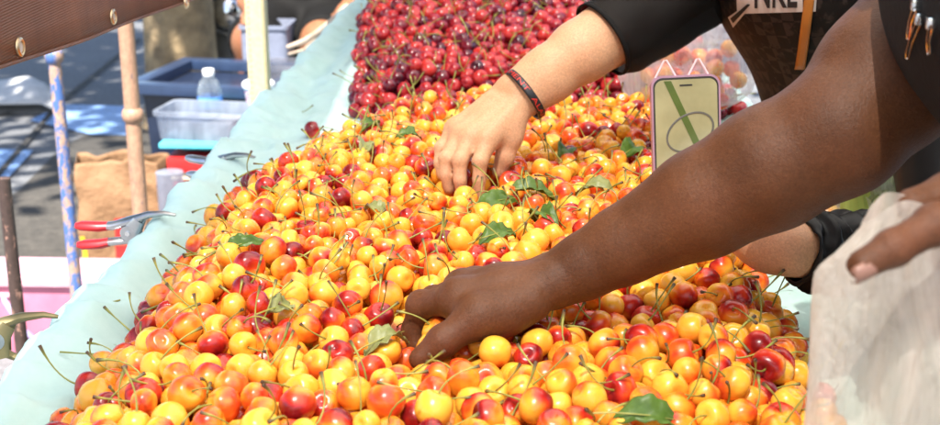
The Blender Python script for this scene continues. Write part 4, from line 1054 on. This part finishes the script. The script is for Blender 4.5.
clamp(1.345, 'steel spring clamp with red grips on the edge of the mint cloth', MT['redgrip'], MT['steel'])
clamp(1.03, 'yellowish metal spring clamp pinching the cloth beside the pink crate', MT['bluegrip'], MT['brassy'], -.022, 14, 4)
clamp(1.625, 'spring clamp with grey grips half hidden by the cloth beside the red box', MT['steel'], MT['steel'], .036, -25)

# ------------------------------------------------------------------ posts, tarp, canopy
def px_x(px, d): return P(px, 150, d).x
def post(name, px, d, r, z1, m, lab, rings=(), z0=0, lean=(0, 0)):
    x = px_x(px, d); o = empty(name, (x, d, z0)); tag(o, lab, 'post', 'poles behind the table')
    n = 14; pts = [(x+lean[0]*t, d+lean[1]*t, z0+(z1-z0)*t) for t in np.linspace(0, 1, n)]
    MB().tube(pts, r, 16).build('pipe', m, o)
    for z in rings:
        MB().lathe([(r, -.014), (r+.004, -.010), (r+.006, 0), (r+.004, .010), (r, .014)], (x, d, z), 18).build('coupling_ring', m, o)
    return o
post('pipe_post', 63, 2.4, .0122, 2.25, MT['pipe_blue'], 'thin pipe post with flaking blue paint over bare pink metal', (P(63, 56, 2.4).z,))
post('pipe_post', 135.5, 2.5, .0158, 2.25, MT['pipe_rust'], 'rusty pink pipe post with a welded ring beside the paper bags', (P(135, 115, 2.5).z,))
MB().box((px_x(128.5, 2.5)+.0, 2.512, 1.1), (.006, .008, 2.2)).build('cable', MT['black'], bpy.data.objects['pipe_post.001'])
post('short_stake', 0.5, 1.95, .0105, P(0, 178, 1.95).z, MT['pipe_dark'], 'short dark rusty stake beside the pink crate')
xc, yc = px_x(263, 3.0), 3.0
cp = empty('perforated_post', (xc, yc, 0)); tag(cp, 'cream painted square steel post with punched holes beside the bins', 'post', 'poles behind the table')
MB().box((xc, yc, 1.15), (.044, .044, 2.3), .003).build('square_tube', MT['cream'], cp)
MB().box((xc+.016, yc-.0245, 1.15), (.004, .004, 2.28)).build('edge_seam', MT['cream'], cp)
hm = None
for k in range(56):
    z = .55+k*.0125
    if hm is None:
        h0 = MB().lathe([(0, -.0008), (.0017, -.0008), (.0017, .0006), (0, .0006)], (0, 0, 0), 8, Matrix.Rotation(R(90), 4, 'X').to_3x3().to_4x4()).build('punched_hole', MT['hole'], cp, local=False); hm = h0.data
    else:
        h0 = bpy.data.objects.new('punched_hole', hm); COL.objects.link(h0); h0.parent = cp
    h0.location = (-.014, -.0222, z)
# brown tarp hanging along the table edge
XT = -.435
A_, B_ = PX(0, 66, XT), PX(190, 0, XT)
def tarp_low(y): 
    y = max(y, .6); t = (y-A_.y)/(B_.y-A_.y); return A_.z+(B_.z-A_.z)*t+.006*math.sin(t*math.pi)*-1
tp = empty('tarpaulin', (XT, 1.5, 1.0)); tag(tp, 'brown woven tarp with brass eyelets hanging above the table edge', 'tarp')
def tarpfn(u, v):
    y = -1.0+u*4.0; z = tarp_low(y)*(1-v)+1.78*v  # sheet lengthened out of view to keep the sun off the table
    return Vector((XT+.010*math.sin(y*7+1)*(1-v*.6)+.006*noise.noise(Vector((y*5, z*4, 1)))*(1-v), y, z))
MB().grid(tarpfn, 240, 30).build('sheet', MT['tarp'], tp, solid=.0012)
MB().tube([tarpfn(u, 0)+Vector((0, 0, .001)) for u in np.linspace(0, 1, 140)], .0019, 8).build('hem', MT['tarp'], tp)
for px, py in ((14, 47), (120, 17), (183, 2)):
    p = PX(px, py, XT); u = (p.y+1.0)/4.0; lo_ = tarp_low(p.y); v = (p.z-lo_)/(1.78-lo_); c = tarpfn(u, v)+Vector((.0022, 0, 0))
    Mx = Matrix.Rotation(R(90), 4, 'Y')
    g = MB().lathe([(.0048, -.0006), (.0052, .0016), (.0068, .0020), (.0084, .0010), (.0088, -.0006)], c, 20, Mx).build('eyelet', MT['brass'], tp)
    MB().lathe([(0, .0004), (.0049, .0004)], c, 16, Mx).build('eyelet_hole', M('pale_gap', (.45, .43, .40), .9), tp)
# unseen canopy added over the table to soften the sun: white fabric on poles
cn = empty('sun_softening_canopy', (.5, 1.6, 0)); tag(cn, 'unseen white translucent canopy added over the cherry table to soften the sun', 'canopy')
CX0, CX1, CY0, CY1 = xc-.02, 2.6, -2.0, yc+.05
MB().grid(lambda u, v: Vector((CX0+(CX1-CX0)*u, CY0+(CY1-CY0)*v, 2.38+.28*(1-abs(2*u-1))-.05*math.sin(math.pi*v*2)**2*math.sin(math.pi*u))), 40, 40).build('canopy_fabric', MT['canopy'], cn)
for x, y in ((CX0+.02, CY0+.05), (CX1-.02, CY0+.05), (CX1-.02, CY1-.05)):
    MB().tube([(x, y, 0), (x, y, 2.37)], .018, 12).build('pole', MT['steel'], cn)
for a, b_ in (((CX0+.02, CY0+.05), (CX0+.02, CY1-.05)), ((CX1-.02, CY0+.05), (CX1-.02, CY1-.05)), ((CX0+.02, CY0+.05), (CX1-.02, CY0+.05)), ((CX0+.02, CY1-.05), (CX1-.02, CY1-.05))):
    MB().tube([(*a, 2.34), (*b_, 2.34)], .014, 10).build('rail', MT['steel'], cn)
MB().tube([(XT, -1.1, 1.79), (XT, yc, 1.79)], .012, 10).build('tarp_rail', MT['steel'], cn)
for y in (-1.1, yc): MB().tube([(XT, y, 1.79), (CX0+.02, y, 1.79)], .012, 8).build('rail_bracket', MT['steel'], cn)

# ------------------------------------------------------------------ street tree: trunk in view, crown above throws the dappled shade
def street_tree(tx, ty, lab, cen, size, nl, seed, leafs):
    rg = np.random.default_rng(seed)
    trk = empty('street_tree', (tx, ty, 0)); tag(trk, lab, 'tree')
    def trunkfn(u, v):
        th = u*2*math.pi; z = v*3.2; r = .142*(1+.25*math.exp(-z/.12))*(1-.09*v)+.010*noise.noise(Vector((math.cos(th)*3, math.sin(th)*3, z*1.2+seed)))+.004*noise.noise(Vector((math.cos(th)*9, math.sin(th)*9, z*5)))
        return Vector((tx+r*math.cos(th), ty+r*math.sin(th), z))
    MB().grid(trunkfn, 49, 60).build('trunk', MT['bark'], trk)
    for k in range(9):
        a = k*2.4; L = 1.4+.5*rg.random(); p0 = Vector((tx, ty, 2.9+.03*k)); p1_ = p0+Vector((math.cos(a)*L*.5, math.sin(a)*L*.5, .6)); p2_ = p0+Vector((math.cos(a)*L, math.sin(a)*L, 1.3+.5*rg.random()))
        MB().tube([p0, p1_, p2_], [.07, .045, .02], 8).build('limb', MT['bark'], trk)
    nc = 70; clump = rg.normal(size=(nc, 3)); clump /= np.linalg.norm(clump, axis=1)[:, None]; clump *= (rg.random(nc)**.4)[:, None]
    pos = np.array(cen)+(clump[rg.integers(0, nc, nl)]+rg.normal(size=(nl, 3))*.095)*np.array(size)
    e1 = rg.normal(size=(nl, 3)); e1[:, 2] *= .4; e1 /= np.linalg.norm(e1, axis=1)[:, None]; e2 = np.cross(e1, rg.normal(size=(nl, 3))*np.array((.4, .4, 1))); e2 /= np.linalg.norm(e2, axis=1)[:, None]
    s_ = (leafs*(.7+.6*rg.random(nl)))[:, None]
    VV = np.stack([pos-e1*s_, pos+e2*s_*.6, pos+e1*s_, pos-e2*s_*.6], 1).reshape(-1, 3)
    cm = np_mesh('crown', VV, np.arange(nl*4).reshape(-1, 4), mats=[MT['crown']]); co = link('crown', cm, parent=trk); co.location = (-tx, -ty, 0)
TR = P(183, 80, 5.3)
street_tree(TR.x, 5.3, 'street tree with straight mottled trunk behind the navy tote', (TR.x+.2, 5.4, 4.4), (2.4, 2.4, 1.2), 6000, 1, .10)
street_tree(-4.0, 2.6, 'street tree whose leafy crown throws dappled shade across the asphalt', (-3.5, 3.5, 4.3), (2.3, 2.5, 1.1), 3000, 2, .085)
# grey utility post with a round glass meter head
up_ = P(229, 60, 5.5); ut = empty('utility_post', (up_.x, 5.5, 0)); tag(ut, 'grey metal utility post with shiny round meter head behind the tree', 'utility post')
MB().box((up_.x, 5.5, .36), (.10, .10, .72), .006).build('post_body', MT['greypost'], ut)
mz = P(238, 8, 5.5); Mr = Matrix.Rotation(R(90), 4, 'X')
MB().lathe([(0, -.03), (.085, -.03), (.10, -.01), (.105, .02), (.095, .045), (.085, .03), (.085, .02)], (up_.x+.03, 5.43, mz.z-.0), 28, Mr).build('meter_ring', MT['greypost'], ut)
MB().lathe([(0, .075), (.04, .07), (.07, .05), (.083, .02)], (up_.x+.03, 5.43, mz.z-.0), 28, Mr).build('meter_dome', MT['chrome'], ut)
MB().tube([(up_.x, 5.45, .70), (up_.x+.02, 5.45, mz.z-.09)], .02, 10).build('neck', MT['greypost'], ut)

# ------------------------------------------------------------------ bins, bags, bottle, cup behind the table
def open_bin(name, c, dims, h, m, lab, rim=.012, taper=.9, wall=.004, cat='bin', group=None):
    """open-topped tapered box: walls, rolled rim"""
    x, y, z = c; o = empty(name, c); tag(o, lab, cat, group); b = MB(); rings = []
    def ring(w_, d_, zz, r=.02, n=5):
        out = []
        for sx, sy, a0 in ((1, 1, 0), (-1, 1, 90), (-1, -1, 180), (1, -1, 270)):
            for k in range(n):
                a = R(a0+90*k/(n-1)); out.append(b.bm.verts.new((x+sx*(w_/2-r)+r*math.cos(a), y+sy*(d_/2-r)+r*math.sin(a), z+zz)))
        return out
    w_, d_ = dims
    seq = [ring(w_*taper, d_*taper, 0), ring(w_, d_, h-.012), ring(w_+2*rim, d_+2*rim, h-.012), ring(w_+2*rim, d_+2*rim, h), ring(w_-2*wall, d_-2*wall, h), ring(w_*taper-2*wall, d_*taper-2*wall, wall)]
    for A, B in zip(seq, seq[1:]):
        for k in range(len(A)): b.bm.faces.new((A[k], A[(k+1) % len(A)], B[(k+1) % len(A)], B[k]))
    b.bm.faces.new(seq[0][::-1]); b.bm.faces.new(seq[-1])
    b.build('bin_walls', m, o); return o
# pink crate on the ground
pc = P(40, 276, 2.95); crate = empty('pink_crate', (pc.x, 2.98, 0)); tag(crate, 'pink plastic crate with pale rim standing on the ground', 'crate')
hz = P(40, 283, 2.85).z
MB().box((pc.x, 2.93, hz/2), (.40, .13, hz), .012, taper=.93).build('crate_walls', MT['pinkp'], crate)
MB().box((pc.x, 2.93, hz-.001), (.425, .155, .022), .006).build('rim', MT['pinkrim'], crate)
MB().box((pc.x-.10, 2.93-.066, hz-.036), (.16, .012, .010), .003).build('ledge', MT['pinkrim'], crate)
for sx in (-.02, .13): MB().box((pc.x+sx, 2.93-.063, hz*.45), (.008, .008, hz*.7)).build('rib', MT['pinkrim'], crate)
# a striped cord hanging out of the crate
p0 = P(2, 300, 2.80); 
tag(MB().tube([P(3, 298, 2.80), P(8, 306, 2.79), P(14, 316, 2.78), P(24, 330, 2.79), P(40, 345, 2.80)], .006, 8).build('cord', M('violet_cord', (.42, .36, .62), .6)), 'pale violet cord hanging against the pink crate', 'cord')
# kraft paper bags
def paper_bag(px, py, d, w_, dp, h, rz, lab, prints):
    p = P(px, py, d); o = empty('paper_bag', (p.x, d, 0), R(rz)); tag(o, lab, 'paper bag', 'kraft bags on the ground'); b = MB()
    def fn(u, v):
        per = u*4; s = int(per) % 4; t = per-int(per); cs = [(-1, -1), (1, -1), (1, 1), (-1, 1)]; a_, b_ = cs[s], cs[(s+1) % 4]
        x, y = (a_[0]*(1-t)+b_[0]*t)*w_/2, (a_[1]*(1-t)+b_[1]*t)*dp/2; k = sm(.45, 1, v)
        y *= 1-.35*k*(1 if s % 2 == 0 else 1); n = noise.noise(Vector((x*14, y*14, v*4+px)))
        return Vector((x*(1-.05*k)+.012*n, y+.014*n*(.3+v), v*h+(.02*noise.noise(Vector((x*20, y*9, px)))*k)))
    b.grid(fn, 65, 26); b.grid(lambda u, v: Vector(((u-.5)*w_, (v-.5)*dp, .003)), 2, 2)
    b.build('bag_paper', MT['paper'], o, local=False, solid=.0012)
    for (x0, x1, z0, z1, m) in prints:
        def pf(u, v):
            x = x0+(x1-x0)*u; z = z0+(z1-z0)*v; uu = ((x/(w_))+.5)*.25; q = fn(max(.001, min(.249, uu)), z/h); return q+Vector((0, -.003, 0))
        MB().grid(pf, 8, 8).build('bag_print', m, o, local=False)
paper_bag(114, 268, 3.5, .155, .11, P(110, 157, 3.5).z, 14, 'crumpled kraft paper bag with red print behind the rusty post', [(.015, .07, .10, .165, MT['redprint']), (.01, .07, .05, .085, MT['redprint']), (-.075, -.06, .0, .12, MT['yelprint'])])
paper_bag(150, 240, 3.75, .12, .10, P(150, 157, 3.75).z, -10, 'smaller kraft paper bag standing between the rusty post and the navy tote', [])
# navy tote with recessed lid
nx = P(226, 84, 4.0); nz = P(200, 83, 3.85).z
nt_ = empty('storage_tote', (nx.x, 4.0, 0)); tag(nt_, 'large navy plastic tote with recessed lid in front of the tree trunk', 'tote')
MB().box((nx.x, 4.0, (nz-.03)/2), (.40, .36, nz-.03), .02, taper=.9).build('tote_body', MT['navy'], nt_)
open_lid = MB()
for (cx_, cy_, sx, sy) in ((0, -.2, .47, .05), (0, .2, .47, .05), (-.21, 0, .05, .35), (.21, 0, .05, .35)): open_lid.box((nx.x+cx_, 4.0+cy_, nz-.012), (sx, sy, .034), .006)
open_lid.build('lid_rim', M('navy_rim_plastic', (.024, .042, .09), .3), nt_)
MB().box((nx.x, 4.0, nz-.04), (.40, .36, .012)).build('lid_panel', MT['navy'], nt_)
LIDZ = nz-.034; nt_.rotation_euler.z = R(-9)
# red cooler box, teal lidded bin, frosted bin: a stack in front of the tote
rz0 = P(200, 158, 3.32).z
rc = P(222, 170, 3.35); rb = empty('red_box', (rc.x, 3.52, 0)); tag(rb, 'red plastic box with cream band at the bottom of the bin stack', 'box')
MB().box((rc.x, 3.52, (rz0-.07)/2), (.27, .34, rz0-.07), .008).build('lower_body', MT['redp'], rb)
MB().box((rc.x, 3.52, rz0-.058), (.278, .348, .022), .004).build('cream_band', MT['creamp'], rb)
MB().box((rc.x+.002, 3.52, rz0-.026), (.295, .365, .040), .006).build('lid', MT['redp'], rb)
sj = P(170, 183, 3.25); tag(MB().lathe([(0, 0), (.03, 0), (.033, .01), (.034, P(170, 172, 3.25).z-.006), (.036, P(170, 172, 3.25).z), (0, P(170, 172, 3.25).z)], (sj.x, 3.25, 0), 20).build('plastic_jar', MT['frost']), 'whitish plastic jar standing beside the red box', 'jar')
tz0 = rz0-.005
tcx = P(222, 150, 3.35)
tl_ = empty('teal_bin', (tcx.x, 3.52, tz0)); tag(tl_, 'shallow plastic bin with teal lid between the red box and the frosted bin', 'bin')
MB().box((tcx.x, 3.52, tz0+.016), (.27, .30, .022), .008, taper=.85).build('bin_body', MT['teal'], tl_)
MB().box((tcx.x, 3.52, tz0+.032), (.335, .365, .014), .006).build('lid', M('light_teal_plastic', (.10, .50, .60), .3), tl_)
fz = tz0+.040; fx = P(203, 125, 3.3); fh = P(203, 115, 3.34).z-fz
frost_bin = open_bin('frosted_bin', (fx.x, 3.435, fz), (.285, .155), fh, MT['frost'], 'frosted white plastic bin stacked above the teal lid', .006, .95); frost_bin.rotation_euler.z = R(-8)
for (a_, w_, z_, m) in ((-.05, .07, .0, 'lilac'), (.03, .06, .0, 'card'), (.09, .03, .0, 'redp')): MB().box((fx.x+a_, 3.435, fz+.012+fh*.22), (w_, .12, fh*.4), .004).build('folded_packet', MT[m], frost_bin)
SZ = tz0+.0395
# water bottle on the teal lid
bx = P(210, 100, 3.60); zt_ = P(210, 69, 3.60).z; Hb = zt_-SZ
bt = empty('water_bottle', (bx.x, 3.60, SZ)); tag(bt, 'clear water bottle with white cap and blue label standing on the teal lid', 'bottle')
MB().lathe([(0, 0), (.030, .002), (.033, .01), (.033, Hb*.45), (.0345, Hb*.5), (.034, Hb*.6), (.026, Hb*.76), (.0125, Hb*.87), (.0125, Hb*.9)], (bx.x, 3.60, SZ), 24).build('bottle_body', MT['clear'], bt, solid=.0008)
MB().lathe([(.0352, Hb*.30), (.0352, Hb*.50)], (bx.x, 3.60, SZ), 24).build('label_wrap', MT['bluelab'], bt)
MB().lathe([(.0150, Hb*.87), (.0165, Hb*.89), (.0165, Hb*.985), (.015, Hb), (0, Hb)], (bx.x, 3.60, SZ), 24).build('cap', MT['white'], bt)
# white cup
cx_ = P(259, 95, 3.60); zt_ = P(258, 81, 3.60).z
cpn = empty('drink_cup', (cx_.x, 3.60, SZ)); tag(cpn, 'white lidded drink cup with magenta lettering behind the cream post', 'cup')
Hc = zt_-SZ
MB().lathe([(0, 0), (.028, 0), (.041, Hc*.86)], (cx_.x, 3.60, SZ), 28).build('cup_wall', MT['white'], cpn)
MB().lathe([(.043, Hc*.85), (.046, Hc*.88), (.046, Hc*.95), (.040, Hc), (0, Hc)], (cx_.x, 3.60, SZ), 28).build('lid', MT['white'], cpn)
cu = bpy.data.curves.new('letters', 'FONT'); cu.body = 'Mci'; cu.size = 1; cu.resolution_u = 2
tmp = bpy.data.objects.new('tmp', cu); COL.objects.link(tmp); dg = bpy.context.evaluated_depsgraph_get(); lm = bpy.data.meshes.new_from_object(tmp.evaluated_get(dg)); bpy.data.objects.remove(tmp)
for v in lm.vertices:
    h = Hc*.80-v.co.x*.034; a = R(-134)+(v.co.y-.35)*.034/.036; r = .028+.013*h/(Hc*.86)+.0012; v.co = Vector((r*math.cos(a), r*math.sin(a), h))
link('printed_lettering', lm, MT['magenta'], cpn, False)
# clear tub of cherries and grey bins beside the vendor
clx = P(287, 90, 3.80)
cb = open_bin('clear_tub', (clx.x, 3.86, .0), (.16, .14), P(290, 66, 3.8).z, MT['frost2'], 'clear plastic tub of cherries beside the cream post', .006, .9)
gx = P(266, 55, 4.25); gz = P(266, 27, 4.2).z
gb = open_bin('grey_bin', (gx.x, 4.30, 0), (.155, .16), gz, MT['lilac'], 'tall grey plastic bin behind the cream post', .006, .92)
rnd2 = random.Random(5); zt_ = P(288, 97, 3.81).z+.087
fl_ = MB().box((clx.x, 3.86, zt_-.105), (.14, .12, .010)).build('inner_tray', MT['clear'], cb, local=True)
for k in range(14):
    vi = rnd2.choice((1, 2, 3))*8+k % 8; o = bpy.data.objects.new('yellow_cherry', YM[vi]); COL.objects.link(o); o.location = (clx.x-.054+.027*(k % 5), 3.81+.028*(k//5), zt_-.087); o.scale = (.0125,)*3; o.rotation_euler = (k, k*2, 0); tag(o, 'orange cherry in the clear tub beside the cream post', 'cherry', 'cherries in the clear tub')
# peeled forked branch leaning from the tub to the table
br = MB(); br.tube([P(288, 47, 3.72), P(303, 42, 3.68), P(318, 34, 3.6), P(335, 22, 3.5), P(348, 10, 3.42)], [.006, .009, .012, .016, .018], 10); br.tube([P(289, 54, 3.72), P(305, 50, 3.66), P(322, 34, 3.58)], [.004, .006, .008], 8)
tag(br.build('forked_branch', MT['branch']), 'pale peeled forked branch behind the mint cloth beside the vendor', 'branch')
# folded white card on the street
c0 = [PZ(*q_, 0) for q_ in ((-60, 118), (58, 116), (40, 100), (-60, 100))]
cd_ = empty('folded_card', c0[1]); tag(cd_, 'bent white card sheet lying on the asphalt street', 'card')
def cardfn(u, v):
    a = c0[0].lerp(c0[1], u); b_ = c0[3].lerp(c0[2], u); p = a.lerp(b_, v); return Vector((p.x, p.y, .055+.05*math.sin(v*2.4)+.03*sm(.55, .9, u)*math.sin(v*3)-.03*sm(.85, 1, u)))
MB().grid(cardfn, 24, 12).build('sheet', MT['card'], cd_, solid=.004)
MB().grid(lambda u, v: Vector((c0[0].lerp(c0[1], .02+u*.94).x, c0[0].lerp(c0[1], u).y+.03+.06*v, .003+.045*v)), 10, 4).build('gap_shade_sheet', M('dark_gap_shade', (.12, .115, .11), .9), cd_, solid=.003)  # dark sheet stands in for the shaded gap under the card
